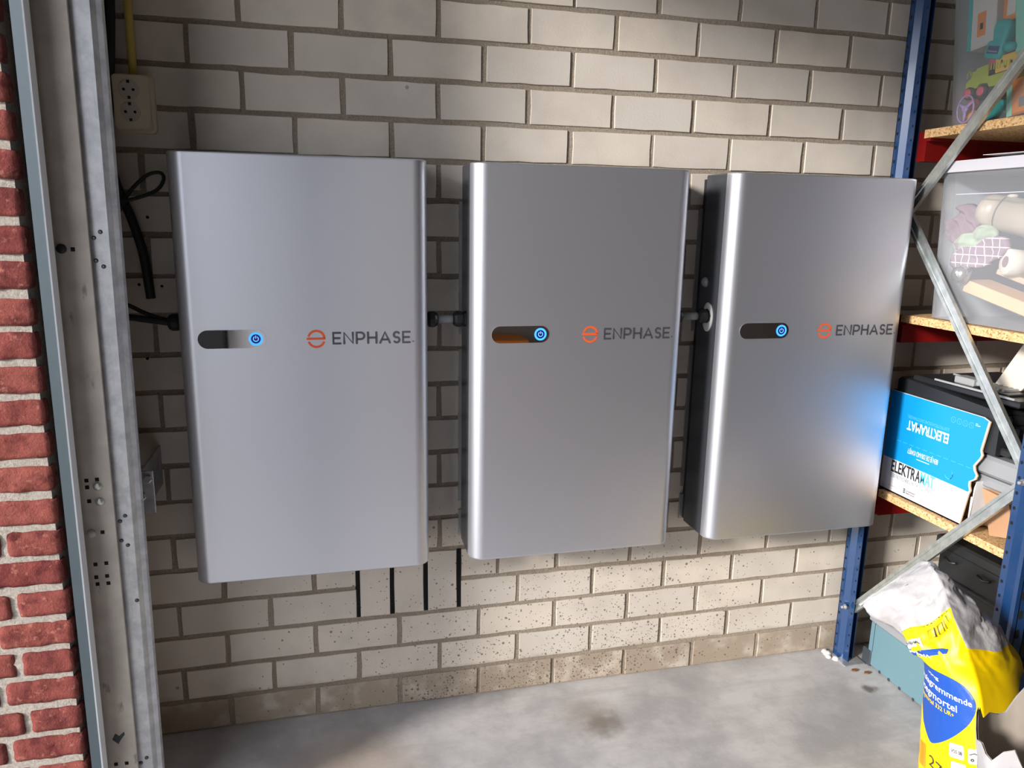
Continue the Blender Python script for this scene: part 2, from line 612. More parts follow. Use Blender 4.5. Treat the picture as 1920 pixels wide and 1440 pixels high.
def ribbon(polys, w, n=8):
    """rounded strokes in 2-D as clean non-overlapping strips -> (verts2d, faces)"""
    V, F = [], []
    for pl in polys:
        P = [Vector((a, b)) for k, (a, b) in enumerate(pl) if k == 0 or (Vector((a, b)) - Vector(pl[k - 1])).length > 1e-7]
        closed = (P[0] - P[-1]).length < 1e-6 and len(P) > 3
        if closed:
            P = P[:-1]
        N = len(P)
        L = []
        for i in range(N):
            a = P[i - 1] if (i or closed) else None
            b = P[(i + 1) % N] if (i < N - 1 or closed) else None
            d1 = (P[i] - a).normalized() if a is not None else None
            d2 = (b - P[i]).normalized() if b is not None else None
            d1 = d1 if d1 is not None else d2
            d2 = d2 if d2 is not None else d1
            n1, n2 = Vector((-d1.y, d1.x)), Vector((-d2.y, d2.x))
            mt = (n1 + n2)
            mt = mt.normalized() if mt.length > 1e-6 else n1
            L.append(mt * (w / 2 / max(mt.dot(n1), 0.80)))
        o = len(V)
        for p, q in zip(P, L):
            V += [tuple(p + q), tuple(p - q)]
        for i in range(N if closed else N - 1):
            j = (i + 1) % N
            F.append([o + 2 * i, o + 2 * i + 1, o + 2 * j + 1, o + 2 * j])
        if not closed:
            for e, idx in ((0, 0), (1, N - 1)):
                q = L[idx]
                p = P[idx]
                k0 = len(V)
                sgn = 1 if e == 0 else -1
                a0 = math.atan2(q.y, q.x)
                V += [(p.x + math.cos(a0 + sgn * math.pi * k / n) * w / 2, p.y + math.sin(a0 + sgn * math.pi * k / n) * w / 2) for k in range(1, n)]
                F.append([o + 2 * idx] + list(range(k0, k0 + n - 1)) + [o + 2 * idx + 1])
    return V, F

def arc(cx, cy, r, a0, a1, n=14):
    return [(cx + r * math.cos(R(a0 + (a1 - a0) * i / n)), cy + r * math.sin(R(a0 + (a1 - a0) * i / n))) for i in range(n + 1)]

# ------------------------------------------------------------------ the setting
H, V, ZJ = 0.226, 0.0936, 1.497          # brick pitch along the wall, course height, height of the joint at battery-top level
JT = 0.0125
def zj(k):
    return (4 - k) * V + ZJ

# mortar bed of the side wall (bricks stand 4 mm proud of it)
mb = MB()
mb.box(-0.80, 5.2, 0.003, 0.12, 0, 2.75)
wall = struct('wall_side', mb, 'mortar', 'pale sand-lime brick wall carrying the three batteries')

brick_mesh = {}
def brick_obj(w, h, key, parent, mat, depth=0.02, jit=0.0012, name='brick', loc=(0, 0, 0)):
    if key not in brick_mesh:
        rr = random.Random(hash(key) & 0xffff)
        m = MB()
        ring, ring2, ring3 = [], [], []
        nx = max(2, int(round(w / 0.045))); nz = 2
        pts = []
        for i in range(nx): pts.append((-w / 2 + w * i / nx, -h / 2))
        for i in range(nz): pts.append((w / 2, -h / 2 + h * i / nz))
        for i in range(nx): pts.append((w / 2 - w * i / nx, h / 2))
        for i in range(nz): pts.append((-w / 2, h / 2 - h * i / nz))
        c = 0.0009
        for (x, z) in pts:
            x += rr.uniform(-jit, jit); z += rr.uniform(-jit, jit)
            ring.append((x * (1 - 2 * c / w), 0, z * (1 - 2 * c / h)))
            ring2.append((x, c, z))
            ring3.append((x, depth, z))
        n = len(pts)
        m.add(ring, [list(range(n))])
        m.rings([ring, ring2, ring3], caps=False, smooth=False)
        me = mesh_of(m, name, mat)
        fix_normals(me)
        brick_mesh[key] = me
    o = bpy.data.objects.new(name, brick_mesh[key])
    COL.objects.link(o)
    o.location = loc
    o.parent = parent
    return o

XL, XR = -0.80, 1.93
rest = MB()
def lay(x0, x1, k0, k1, var):
    """one brick between joints at x0,x1 and courses k0..k1"""
    w = x1 - x0 - JT
    h = (k1 - k0) * V - JT
    if w < 0.02:
        return
    zc = (zj(k0) + zj(k1)) / 2
    dx, dz, dy = random.uniform(-.0015, .0015), random.uniform(-.001, .001), random.uniform(-.0012, .0008)
    if k0 < -2 or x1 > XR + 0.02:
        rest.box(x0 + JT / 2, x1 - JT / 2, dy, 0.02, zc - h / 2, zc + h / 2)
    else:
        brick_obj(w, h, ('w', round(w, 3), round(h, 3), var), wall, 'brick', loc=(( x0 + x1) / 2 + dx, dy, zc + dz))
for k in range(-9, 20):
    half = 0.0 if k % 2 == 0 else 0.5
    edges = sorted({XL} | {(c + half) * H for c in range(-6, 24)})
    edges = [e for e in edges if e >= XL and e <= 5.2]
    if k in (15, 16):                                     # bricks beside the vent slots are cut
        edges = [e for e in edges if e < -0.24 or e > 0.06]
        edges += [-0.224, 0.054]
        if k == 15:
            edges = [e for e in edges if not 0.06 < e < 0.2] + [0.167]
        edges = sorted(set(edges))
    for a, b in zip(edges, edges[1:]):
        if k in (15, 16) and a > -0.23 and b < 0.06:
            continue
        lay(a, b, k, k + 1, random.randrange(4))
for i in range(3):                                         # three upright bricks between the slots
    x0 = -0.224 + i * 0.0927
    brick_obj(0.0927 - 0.0125, 2 * V - 0.012, ('s', i), wall, 'brick', loc=(x0 + 0.04635, 0, (zj(15) + zj(17)) / 2))
o = part('upper_bricks', rest, 'brick', wall)
o['kind'] = 'stuff'
for i in range(4):
    xv = -0.224 + i * 0.0927
    m = MB()
    z0, z1 = zj(17) + 0.006, zj(15) - 0.004
    m.box(xv - 0.0062, xv + 0.0062, 0.0016, 0.01, z0, z1)
    for j in range(34):                                    # ribbed grille inside the slot
        zz = z0 + 0.004 + j * (z1 - z0 - 0.008) / 33
        m.box(xv - 0.0055, xv + 0.0055, 0.0004, 0.002, zz - 0.0011, zz + 0.0011)
    part('vent_slot', m, 'hole_black', wall)
for (x, z) in ((-0.704, 1.196), (-0.655, 1.192), (-0.703, 1.115), (-0.655, 1.113), (-0.674, 1.35), (-0.70, 1.02)):
    m = MB()
    m.lathe([(0, 0.0035), (0.002, 0.0032)], (x, -0.0022, z), (0, 1, 0), 10)
    part('drill_hole', m, 'hole_black', wall)

m = MB()
m.box(-0.78, 5.2, -3.0, 0.13, -0.12, 0)
floor = struct('floor', m, 'concrete', 'smooth grey concrete garage floor with mottled stains')
m = MB()
m.box(-14, -0.78, -14, 10, -0.14, -0.015)
struct('ground', m, 'driveway', 'pale paved driveway outside the garage')
m = MB()
m.box(-1.12, 5.2, -3.0, 0.12, 2.75, 2.9)
struct('ceiling', m, 'ceiling_paint')
m = MB()
m.box(5.2, 5.3, -3.0, 0.12, 0, 2.75)
struct('wall_right', m, 'inner_wall')
m = MB()
m.box(-0.78, 5.3, -3.1, -3.0, 0, 2.75)
struct('wall_opposite', m, 'inner_wall')
m = MB()
m.box(-1.12, -0.78, -2.15, -0.40, 2.45, 2.75)
struct('trim_lintel', m, 'lintel_plaster')
m = MB()
m.box(-1.12, -0.78, -3.1, -2.15, 0, 2.75)  # unseen pier made near-black so the left status window mirrors black
struct('wall_far_pier', m, 'reflected_black')

# red brick pier: reveal of the garage door opening
m = MB()
m.box(-1.12, -0.792, -0.4155, 0.12, 0, 2.75)
pier = struct('wall_pier', m, 'red_mortar', 'rough red facing brick pier with pale mortar joints at the door opening')
rough = {}
def red_brick(w, var):
    key = ('r', round(w, 3), var)
    if key in rough:
        return rough[key]
    hh = 0.0485
    nx, nz = max(5, int(w / 0.009)), 6
    sd = Vector((var * 3.7, w * 91, 1.3))
    vs, fs = [], []
    for j in range(nz + 1):
        for i in range(nx + 1):
            x = -w / 2 + w * i / nx; z = -hh / 2 + hh * j / nz
            ex = min(i, nx - i) ; ez = min(j, nz - j)
            y = -0.004 - 0.004 * noise.noise(Vector((x * 40, 0, z * 40)) + sd) - 0.003 * noise.noise(Vector((x * 110, 0, z * 110)) + sd)
            if ex == 0 or ez == 0:
                y += 0.0035
                x += 0.0022 * noise.noise(Vector((x * 60, 5, z * 60)) + sd)
                z += 0.0022 * noise.noise(Vector((x * 60, 9, z * 60)) + sd)
                if ex == 0 and ez == 0:
                    x *= 1 - 0.004 / w; z *= 0.93
            vs.append((x, y, z))
    for j in range(nz):
        for i in range(nx):
            a = j * (nx + 1) + i
            fs.append([a, a + 1, a + nx + 2, a + nx + 1])
    per = [i for i in range(nx + 1)] + [(j + 1) * (nx + 1) - 1 for j in range(1, nz + 1)] + [nz * (nx + 1) + i for i in range(nx - 1, -1, -1)] + [j * (nx + 1) for j in range(nz - 1, 0, -1)]
    m = MB()
    m.add(vs, fs, smooth=True)
    n0 = len(vs)
    m.v += [(vs[i][0], 0.02, vs[i][2]) for i in per]
    for q in range(len(per)):
        q2 = (q + 1) % len(per)
        m.f.append([per[q], per[q2], n0 + q2, n0 + q]); m.mi.append(0); m.sm.append(False)
    me = mesh_of(m, 'brick', 'red')
    fix_normals(me)
    rough[key] = me
    return me
for k in range(-20, 25):
    zc = 1.5604 - 0.0629 * k
    if zc < 0.03 or zc > 2.7:
        continue
    widths = (0.090, 0.205) if k % 2 == 1 else (0.127, 0.1625)
    if k < 12:
        widths = (0.098, 0.205) if k % 2 == 1 else (0.205, 0.098)
    x1 = -0.7835 + random.uniform(-0.003, 0.002)
    for w in widths:
        o = bpy.data.objects.new('brick', red_brick(w, random.randrange(5)))
        COL.objects.link(o)
        o.parent = pier
        o.location = (x1 - w / 2, -0.4175, zc + random.uniform(-.002, .002))
        o.rotation_euler = (0, random.uniform(-.012, .012), 0)
        x1 -= w + 0.0135

# ------------------------------------------------------------------ garage door frame at the left
fr = thing('door_frame', (-0.74, -0.36, 0), 'cream painted steel door frame plate beside the red brick pier', 'door frame')
def lean(p):                                                # the frame leans out very slightly
    return (p[0] - (1.0 - p[2]) * 0.0062, p[1], p[2])
m = MB()
m.box(-0.775, -0.703, -0.36, -0.352, 0, 2.45)
m.box(-0.775, -0.771, -0.405, -0.02, 0, 2.45)
m.box(-0.775, -0.7515, -0.405, -0.400, 0, 2.45)
m.map(lean)
part('frame_plate', m, 'plate', fr)
m = MB()
m.prism([(-0.7705, -0.424), (-0.7515, -0.426), (-0.7515, -0.40), (-0.7705, -0.40)], 'z', 0, 2.45)
m.map(lean)
part('weather_strip', m, 'rail_blue_grey', fr, 'blue-grey metal edge strip')
m = MB()
m.prism([(-0.7513, -0.4275), (-0.7490, -0.4265), (-0.7485, -0.423), (-0.7485, -0.40), (-0.7513, -0.40)], 'z', 0, 2.45)
m.map(lean)
part('strip_edge', m, 'rail_edge', fr, 'bright bead along the strip')
SQ = [(-0.748, .842), (-0.729, .843), (-0.748, .828), (-0.747, .799), (-0.729, .732), (-0.748, .664), (-0.728, .665), (-0.749, .636), (-0.729, .637),
      (-0.748, .621), (-0.728, .621), (-0.75, .201), (-0.729, .2), (-0.729, 1.29)]
for (x, z) in SQ:
    m = MB()
    m.box(x - 0.0036, x + 0.0036, -0.3606, -0.3598, z - 0.0038, z + 0.0038)
    part('square_hole', m, 'hole_black', fr)
for (x, z, r, mt) in ((-0.729, .829, .0085, 'bolt_zinc'), (-0.728, .797, .0085, 'bolt_zinc'), (-0.749, .731, .0085, 'plate'), (-0.748, 1.291, .009, 'cover_dark')):
    m = MB()
    m.lathe([(0, r), (0.002, r), (0.004, r * 0.8), (0.0055, r * 0.35)], (x, -0.36, z), (0, -1, 0), 16)
    part('bolt', m, mt, fr)
m = MB()
m.prism([(-0.752, .262), (-0.745, .275), (-0.738, .268), (-0.728, .277), (-0.727, .27), (-0.736, .258), (-0.741, .249)], 'y', -0.3606, -0.3598)
part('rust_mark', m, 'dark_foot', fr)

rl = thing('door_track', (-0.68, -0.345, 0), 'galvanised vertical door track rail with small rivets', 'door track')
def lean2(p):
    return (p[0] - (1.0 - p[2]) * 0.0105, p[1], p[2])
m = MB()
m.prism([(-0.7140, -0.320), (-0.7140, -0.3425), (-0.711, -0.3455), (-0.6735, -0.3455), (-0.6715, -0.3435), (-0.6715, -0.340), (-0.6735, -0.342), (-0.7095, -0.342), (-0.711, -0.340), (-0.711, -0.320)], 'z', 0.0, 2.45)
m.map(lean2)
part('track_face', m, 'galvanised', rl)
m = MB()
m.prism([(-0.6715, -0.3435), (-0.666, -0.336), (-0.6575, -0.333), (-0.655, -0.325), (-0.658, -0.322), (-0.6605, -0.330), (-0.668, -0.333), (-0.673, -0.341)], 'z', 0.0, 2.45)
m.map(lean2)
part('track_lip', m, 'galvanised', rl)
for (x, z) in ((-.684, 1.322), (-.696, 1.311), (-.696, 1.269), (-.684, 1.258), (-.689, .758), (-.699, .747), (-.70, .705), (-.689, .694), (-.693, .196), (-.705, .185), (-.682, .57)):
    m = MB()
    m.lathe([(0, 0.0042), (0.0012, 0.0038), (0.0022, 0.002)], (x, -0.3455, z), (0, -1, 0), 12)
    part('rivet', m, 'rivet_steel', rl)

bk = thing('wall_bracket', (-0.676, -0.2, 0.70), 'small galvanised angle bracket with two bolts behind the door track', 'bracket')
m = MB()
m.bbox(-0.690, -0.664, -0.2, -0.196, 0.704, 0.804, 0.0015)
m.bbox(-0.692, -0.688, -0.2, -0.0, 0.704, 0.804, 0.0015)
part('bracket_plate', m, 'galvanised', bk)
for (x, z) in ((-0.674, 0.786), (-0.689, 0.746)):
    m = MB()
    m.lathe([(0, 0.009), (0.006, 0.009), (0.0075, 0.007)], (x, -0.2, z), (0, -1, 0), 6, smooth=False)
    part('bolt', m, 'bolt_zinc', bk)

# ------------------------------------------------------------------ socket, conduit and cables at the left
sk = thing('wall_socket', (-0.672, 0, 1.53), 'cream double wall socket with round sockets one above the other', 'socket')
def rrect(x0, x1, z0, z1, r, n=5):
    out = []
    for cx, cz, a in ((x1 - r, z1 - r, 0), (x0 + r, z1 - r, 90), (x0 + r, z0 + r, 180), (x1 - r, z0 + r, 270)):
        out += [(cx + r * math.cos(R(a + 90 * i / n)), cz + r * math.sin(R(a + 90 * i / n))) for i in range(n + 1)]
    return out
m = MB()
m.prism(rrect(-0.716, -0.636, 1.533, 1.655, 0.01), 'y', -0.018, 0.0)
part('back_box', m, 'socket_cream', sk)
m = MB()
m.prism(rrect(-0.714, -0.642, 1.539, 1.652, 0.008), 'y', -0.043, -0.020)
m.prism(rrect(-0.711, -0.645, 1.542, 1.649, 0.007), 'y', -0.046, -0.043)
m.prism(rrect(-0.712, -0.641, 1.540, 1.651, 0.008), 'y', -0.020, -0.018)
part('front_cover', m, 'socket_cream', sk)
for zc in (1.620, 1.574):
    m = MB()
    m.lathe([(0, 0.0205), (0.0008, 0.0205), (0.0012, 0.0200)], (-0.681, -0.0466, zc), (0, -1, 0), 28)
    f = part('socket_face', m, 'socket_face', sk, 'round grey socket insert')
    for dx in (-0.0095, 0.0095):
        m = MB()
        m.lathe([(0, 0.003), (0.0006, 0.003)], (-0.681 + dx, -0.0480, zc), (0, -1, 0), 10)
        part('pin_hole', m, 'hole_black', f)
    for dz in (0.0165, -0.0165):
        m = MB()
        m.box(-0.684, -0.678, -0.0486, -0.0479, zc + dz - 0.003, zc + dz + 0.003)
        part('earth_clip', m, 'cover_dark', f)
m = MB()
m.tube([(-0.676, -0.014, 1.650), (-0.6755, -0.014, 1.75), (-0.6745, -0.014, 1.9), (-0.673, -0.014, 2.4), (-0.673, -0.014, 2.74)], 0.0085, 14)
single('yellow_conduit', m, 'conduit_yellow', 'yellow plastic conduit tube running down the wall into the socket', 'conduit')

def catmull(pts, n=8):
    P = [Vector(p) for p in pts]
    P = [2 * P[0] - P[1]] + P + [2 * P[-1] - P[-2]]
    out = []
    for i in range(1, len(P) - 2):
        for j in range(n):
            t = j / n
            a, b, c, d = P[i - 1], P[i], P[i + 1], P[i + 2]
            out.append(0.5 * ((2 * b) + (c - a) * t + (2 * a - 5 * b + 4 * c - d) * t * t + (3 * b - a - 3 * c + d) * t ** 3))
    out.append(P[-2])
    return out
def cable(pts, r, label, mat='black_rubber', n=8):
    m = MB()
    m.tube(catmull(pts), r, n)
    return single('cable', m, mat, label, 'cable')
cable([(-.706, -.02, 2.74), (-.708, -.02, 2.0), (-.709, -.02, 1.80), (-.727, -.025, 1.60), (-.738, -.025, 1.50), (-.728, -.022, 1.42), (-.705, -.02, 1.35), (-.685, -.02, 1.265), (-.677, -.02, 1.165)], 0.0105, 'thick black hose hanging beside the socket, its cut end pointing down')
cable([(-.728, -.03, 2.74), (-.73, -.03, 1.9), (-.744, -.03, 1.62), (-.756, -.035, 1.40), (-.76, -.04, 1.1)], 0.009, 'black cable running straight down tight behind the door track')
cable([(-.765, -.03, 1.30), (-.735, -.028, 1.345), (-.705, -.034, 1.398), (-.665, -.03, 1.44), (-.636, -.028, 1.449), (-.628, -.028, 1.435), (-.645, -.03, 1.41), (-.69, -.042, 1.39), (-.74, -.04, 1.382), (-.77, -.04, 1.38)], 0.0042, 'thin black cable looped over at the upper left corner of a battery')
cable([(-.80, -.10, 1.185), (-.726, -.08, 1.162), (-.676, -.08, 1.137), (-.63, -.082, 1.121), (-.602, -.085, 1.118)], 0.0048, 'thin black cable sloping down into the gland of the left battery')
cable([(-.80, -.10, 1.128), (-.728, -.082, 1.130), (-.676, -.084, 1.124), (-.63, -.085, 1.117), (-.602, -.085, 1.115)], 0.0075, 'thick black cable running level into the gland of the left battery')

# ------------------------------------------------------------------ batteries
BX = (-0.5978, 0.0548, 0.7151)
BZ = (1.4878, 1.4872, 1.4858)
BD, BB, BW, BH = 0.1736, 0.030, 0.55, 0.98
LETTERS = {
    'E': ([[(0.62, 0), (0, 0), (0, 1), (0.62, 1)], [(0.13, 0.5), (0.55, 0.5)]], 0.62),
    'N': ([[(0, 0), (0, 1), (0.78, 0), (0.78, 1)]], 0.78),
    'P': ([[(0, 0), (0, 1), (0.38, 1)] + arc(0.38, 0.69, 0.31, 90, -90, 10) + [(0.13, 0.38)]], 0.69),
    'H': ([[(0, 0), (0, 1)], [(0.76, 0), (0.76, 1)], [(0.13, 0.5), (0.63, 0.5)]], 0.76),
    'A': ([[(0, 0), (0.44, 1), (0.88, 0)], [(0.27, 0.3), (0.61, 0.3)]], 0.88),
    'S': ([arc(0.29, 0.745, 0.255, 38, 255, 12) + arc(0.29, 0.255, 0.255, 72, -142, 12)], 0.54),
}
def logo_word(word, x0, x1, z0, z1, y):
    hgt = z1 - z0
    gap = 0.34
    tot = sum(LETTERS[c][1] for c in word) + gap * (len(word) - 1)
    kx = (x1 - x0) / tot
    m = MB()
    x = 0.0
    for c in word:
        polys, w = LETTERS[c]
        V2, F2 = ribbon([[(x0 + (x + a) * kx, z0 + b * hgt) for a, b in pl] for pl in polys], 0.0050)
        m.add([(a, y, b) for a, b in V2], F2)
        x += w + gap
    return m
def battery(i, label):
    x0, zt = BX[i], BZ[i]
    t = thing('battery_unit', (x0 + BW / 2, 0, zt - BH), label, 'battery', 'wall batteries')
    zb = zt - BH
    # cover: a sheet folded round the sides with rounded upright corners
    r = 0.034
    prof = [(x0, -BB), (x0, -BB - 0.01), (x0, -0.134)]
    prof += [(x0, -BD + r + 0.002)]
    prof += [(x0 + r - r * math.cos(R(a)), -BD + r - r * math.sin(R(a))) for a in [90 * q / 14 for q in range(15)]]
    prof += [(x0 + r + 0.002, -BD), (x0 + BW - r - 0.002, -BD)]
    prof += [(x0 + BW - r + r * math.sin(R(a)), -BD + r - r * math.cos(R(a))) for a in [90 * q / 14 for q in range(15)]]
    prof += [(x0 + BW, -BD + r + 0.002), (x0 + BW, -0.134), (x0 + BW, -BB - 0.01), (x0 + BW, -BB)]
    n = len(prof)
    cx, cy = x0 + BW / 2, -0.09
    def ring(z, d):
        return [(px + (d if px < cx else -d) * (1 if abs(px - cx) > BW / 2 - 0.03 else 0), py + (d if py < -BD + 0.03 else 0), z) for px, py in prof]
    m = MB()
    rg = [ring(zt, 0.0025), ring(zt - 0.0012, 0.0008), ring(zt - 0.003, 0), ring(zt - 0.006, 0), ring(zb + 0.006, 0), ring(zb + 0.003, 0), ring(zb + 0.0012, 0.0008), ring(zb, 0.0025)]
    for q in range(len(rg) - 1):
        o = len(m.v)
        m.v += rg[q] + rg[q + 1]
        for j in range(n - 1):
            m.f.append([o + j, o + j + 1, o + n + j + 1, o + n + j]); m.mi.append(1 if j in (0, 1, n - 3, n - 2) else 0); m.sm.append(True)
    m.add(rg[0], [list(range(n))]); m.add(rg[-1], [list(range(n))])
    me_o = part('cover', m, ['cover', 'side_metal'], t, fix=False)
    # weld the strips so the shading runs through
    import bmesh
    bm = bmesh.new(); bm.from_mesh(me_o.data)
    bmesh.ops.remove_doubles(bm, verts=bm.verts, dist=1e-5)
    bmesh.ops.recalc_face_normals(bm, faces=bm.faces)
    bm.to_mesh(me_o.data); bm.free()
    m = MB()
    m.box(x0 + 0.006, x0 + BW - 0.006, -0.034, -0.004, zb + 0.004, zt - 0.01)
    part('rear_housing', m, 'cover_dark', t, 'dark rear housing')
    m = MB()
    m.box(x0 - 0.0035, x0 + BW + 0.0035, -0.006, 0.0, zt - 0.42, zt - 0.085)
    m.box(x0 - 0.0035, x0 + BW + 0.0035, -0.006, 0.0, zb + 0.10, zb + 0.52)
    m.box(x0 - 0.0035, x0 + BW + 0.0035, -0.008, 0.0, zb, zb + 0.075)
    for zz in (zt - 0.12, zt - 0.22, zt - 0.32, zb + 0.14, zb + 0.24, zb + 0.34, zb + 0.44):
        m.box(x0 - 0.0050, x0 - 0.0030, -0.010, -0.002, zz - 0.008, zz + 0.008)
    part('mounting_plate', m, 'plate_steel', t, 'bare steel wall mounting plate')
    # status window
    yf = -BD - 0.0006
    pw0 = x0 + (0.0415, 0.0475, 0.0475)[i]
    pw1 = pw0 + 0.143
    zc = zt - 0.3985
    rad = 0.0205
    m = MB()
    pill = [(pw0 + rad + rad * math.cos(R(a)), zc + rad * math.sin(R(a))) for a in range(90, 271, 10)] + [(pw1 - rad + rad * math.cos(R(a)), zc + rad * math.sin(R(a))) for a in range(-90, 91, 10)]
    m.prism(pill, 'y', yf - 0.0004, yf + 0.0005)
    w = part('status_window', m, 'mirror_window', t, 'mirror-dark pill shaped status window')
    xb = pw1 - 0.0215
    m = MB()
    ra, rb, N = 0.0152, 0.0105, 36
    m.add([(xb + rr * math.cos(2 * math.pi * q / N), yf - 0.0012, zc + rr * math.sin(2 * math.pi * q / N)) for rr in (ra, rb) for q in range(N)],
          [[q, (q + 1) % N, N + (q + 1) % N, N + q] for q in range(N)])
    part('light_ring', m, 'led_ring', w, 'glowing blue ring')
    m = MB()
    m.disc((xb, yf - 0.0010, zc), (0, -1, 0), 0.0108, 32)
    part('power_button', m, 'led_navy', w, 'dark blue button')
    m = MB()
    V2, F2 = ribbon([arc(xb, zc, 0.0054, 125, 415, 16), [(xb, zc + 0.0015), (xb, zc + 0.0068)]], 0.0015, 6)
    m.add([(a, yf - 0.0014, b) for a, b in V2], F2)
    part('power_symbol', m, 'led_icon', w, 'pale blue power symbol')
    # emblem and lettering
    dx = (0.0, 0.004, 0.007)[i]
    ex = x0 + 0.2935 + dx; ez = zt - 0.4005; er = 0.0178
    m = MB()
    V2, F2 = ribbon([arc(ex, ez, er, 158, 10, 18), [(ex + er, ez + 0.0), (ex - er - 0.0015, ez + 0.0)], arc(ex, ez - 0.0012, er, 205, 335, 16)], 0.0052, 10)
    m.add([(a, yf, b) for a, b in V2], F2)
    part('emblem', m, 'logo_orange', t, 'orange round emblem')
    m = logo_word('ENPHASE', x0 + 0.331 + dx, x0 + 0.5045 + dx, zt - 0.4125, zt - 0.3880, yf)
    V2, F2 = ribbon([arc(x0 + 0.5125 + dx, zt - 0.4105, 0.0014, 0, 360, 10)], 0.0010, 5)
    m.add([(a, yf, b) for a, b in V2], F2)
    part('lettering', m, 'logo_grey', t, 'dark grey lettering ENPHASE')
    return t
B1 = battery(0, 'silver wall battery nearest the wall socket and door track')
B2 = battery(1, 'silver wall battery hanging in the middle of the three')
B3 = battery(2, 'silver wall battery hanging right next to the blue shelving post')

def gland(x, side, parent, flange=False):
    """black cable gland on a battery's side; side -1 left, +1 right"""
    y, z = -0.088, 1.1175
    m = MB()
    m.lathe([(-0.004, 0.019), (0.006, 0.019)], (x, y, z), (side, 0, 0), 8, smooth=False)
    m.lathe([(0.006, 0.0165), (0.010, 0.0165)], (x, y, z), (side, 0, 0), 20)
    m.lathe([(0.010, 0.0185), (0.013, 0.0195), (0.024, 0.0195), (0.030, 0.0165), (0.033, 0.012)], (x, y, z), (side, 0, 0), 12, smooth=False)
    part('cable_gland', m, 'black_rubber', parent, 'black plastic cable gland')
    if flange:
        m = MB()
        m.prism([(y + 0.026 * math.cos(R(a)), z - 0.003 + 0.039 * math.sin(R(a))) for a in range(0, 360, 12)], 'x', x - 0.0025, x + 0.001)
        part('flange', m, 'white_plastic', parent, 'white oval flange')
        m = MB()
        m.lathe([(0.0, 0.0145), (0.004, 0.0135), (0.009, 0.009), (0.011, 0.003)], (x, -0.062, 1.206), (side, 0, 0), 16)
        part('cap', m, 'translucent_cap', parent, 'translucent round cap')
gland(BX[0], -1, B1)
gland(BX[0] + BW, 1, B1)
gland(BX[1], -1, B2)
gland(BX[1] + BW, 1, B2)
gland(BX[2], -1, B3, True)
for a, b, lab in ((0, 1, 'short grey conduit joining the left and middle batteries'), (1, 2, 'short grey conduit joining the middle and right batteries')):
    m = MB()
    m.tube([(BX[a] + BW + 0.026, -0.088, 1.1175), ((BX[a] + BW + BX[b]) / 2, -0.088, 1.117), (BX[b] - 0.026, -0.088, 1.1175)], 0.0105, 16)
    single('grey_conduit', m, 'conduit_grey', lab, 'conduit')

# ------------------------------------------------------------------ shelving rack
rk = thing('shelving_rack', (1.6, -0.32, 0), 'blue and red steel shelving rack with galvanised braces and chipboard shelves', 'shelf')
def post(x0, yb, yf, z1, openfront):
    """folded steel post; its broad side faces the batteries"""
    t = 0.0022
    w = yb - yf
    m = MB()
    a, b = yb - w * 0.34, yb - w * 0.60
    out = [(x0, yb), (x0, a), (x0 + 0.012, b), (x0 + 0.012, yf)]
    inn = [(p[0] + t, p[1] - (t if q < 2 and openfront else 0)) for q, p in enumerate(out)]
    m.prism(out + inn[::-1], 'z', 0.003, z1)
    if openfront:
        m.box(x0, x0 + 0.040, yb - t, yb, 0.003, z1)
        m.box(x0 + 0.038, x0 + 0.040, yf + 0.012, yb, 0.003, z1)
    else:
        m.box(x0, x0 + 0.040, yf, yf + t, 0.003, z1)
        m.box(x0 + 0.038, x0 + 0.040, yf, yb - 0.012, 0.003, z1)
    p = part('post', m, 'post_blue', rk, 'blue painted steel post')
    z = 0.04
    j = 0
    while z < z1 - 0.03:
        for yy, sz, off in ((yb - w * 0.14, 0.0036, 0.0), (yf + w * 0.13, 0.0028, 0.016)):
            h = MB()
            h.prism([(yy + sz * math.cos(R(q)), z + off + sz * 1.25 * math.sin(R(q))) for q in range(0, 360, 45)], 'x', x0 - 0.0006 + (0 if off == 0 else 0.012), x0 + 0.0006 + (0 if off == 0 else 0.012))
            part('post_hole', h, 'hole_black', p)
        j += 1
        z += 0.0375
    return p
PX = 1.281
post(PX, -0.030, -0.086, 2.25, True)
p2 = post(PX + 0.004, -0.565, -0.617, 2.25, False)
for j in range(22):                                          # slots in the front of the near post
    h = MB()
    z = 0.06 + j * 0.05
    h.prism(rrect(PX + 0.018, PX + 0.030, z - 0.011, z + 0.011, 0.004, 3), 'y', -0.6177, -0.6165)
    part('post_slot', h, 'hole_black', p2)
m = MB()
m.bbox(1.27, 1.345, -0.105, -0.015, 0.0, 0.004, 0.001)
part('foot_plate', m, 'galvanised', rk)
def brace(y0, z0, y1, z1, x, lip=0.011):
    """galvanised channel between the posts"""
    a, b = Vector((x, y0, z0)), Vector((x, y1, z1))
    d = (b - a).normalized()
    n = Vector((0, -d.z, d.y))
    if n.z < 0:
        n = -n
    w = 0.0145
    ux = Vector((1, 0, 0))
    prof = [(-w, lip), (-w, 0), (-w * 0.45, 0), (-w * 0.33, 0.0025), (w * 0.33, 0.0025), (w * 0.45, 0), (w, 0), (w, lip), (w - 0.0018, lip), (w - 0.0018, 0.002), (w * 0.45, 0.002), (w * 0.3, 0.0045), (-w * 0.3, 0.0045), (-w * 0.45, 0.002), (-w + 0.0018, 0.002), (-w + 0.0018, lip)]
    m = MB()
    N = len(prof)
    vs = [a + n * p + ux * q for p, q in prof] + [b + n * p + ux * q for p, q in prof]
    m.add(vs, [[i, (i + 1) % N, N + (i + 1) % N, N + i] for i in range(N)] + [list(range(N))[::-1], [N + i for i in range(N)]])
    part('brace', m, 'galvanised_brace', rk, 'galvanised diagonal brace')
brace(-0.070, 1.379, -0.585, 1.965, 1.2975)
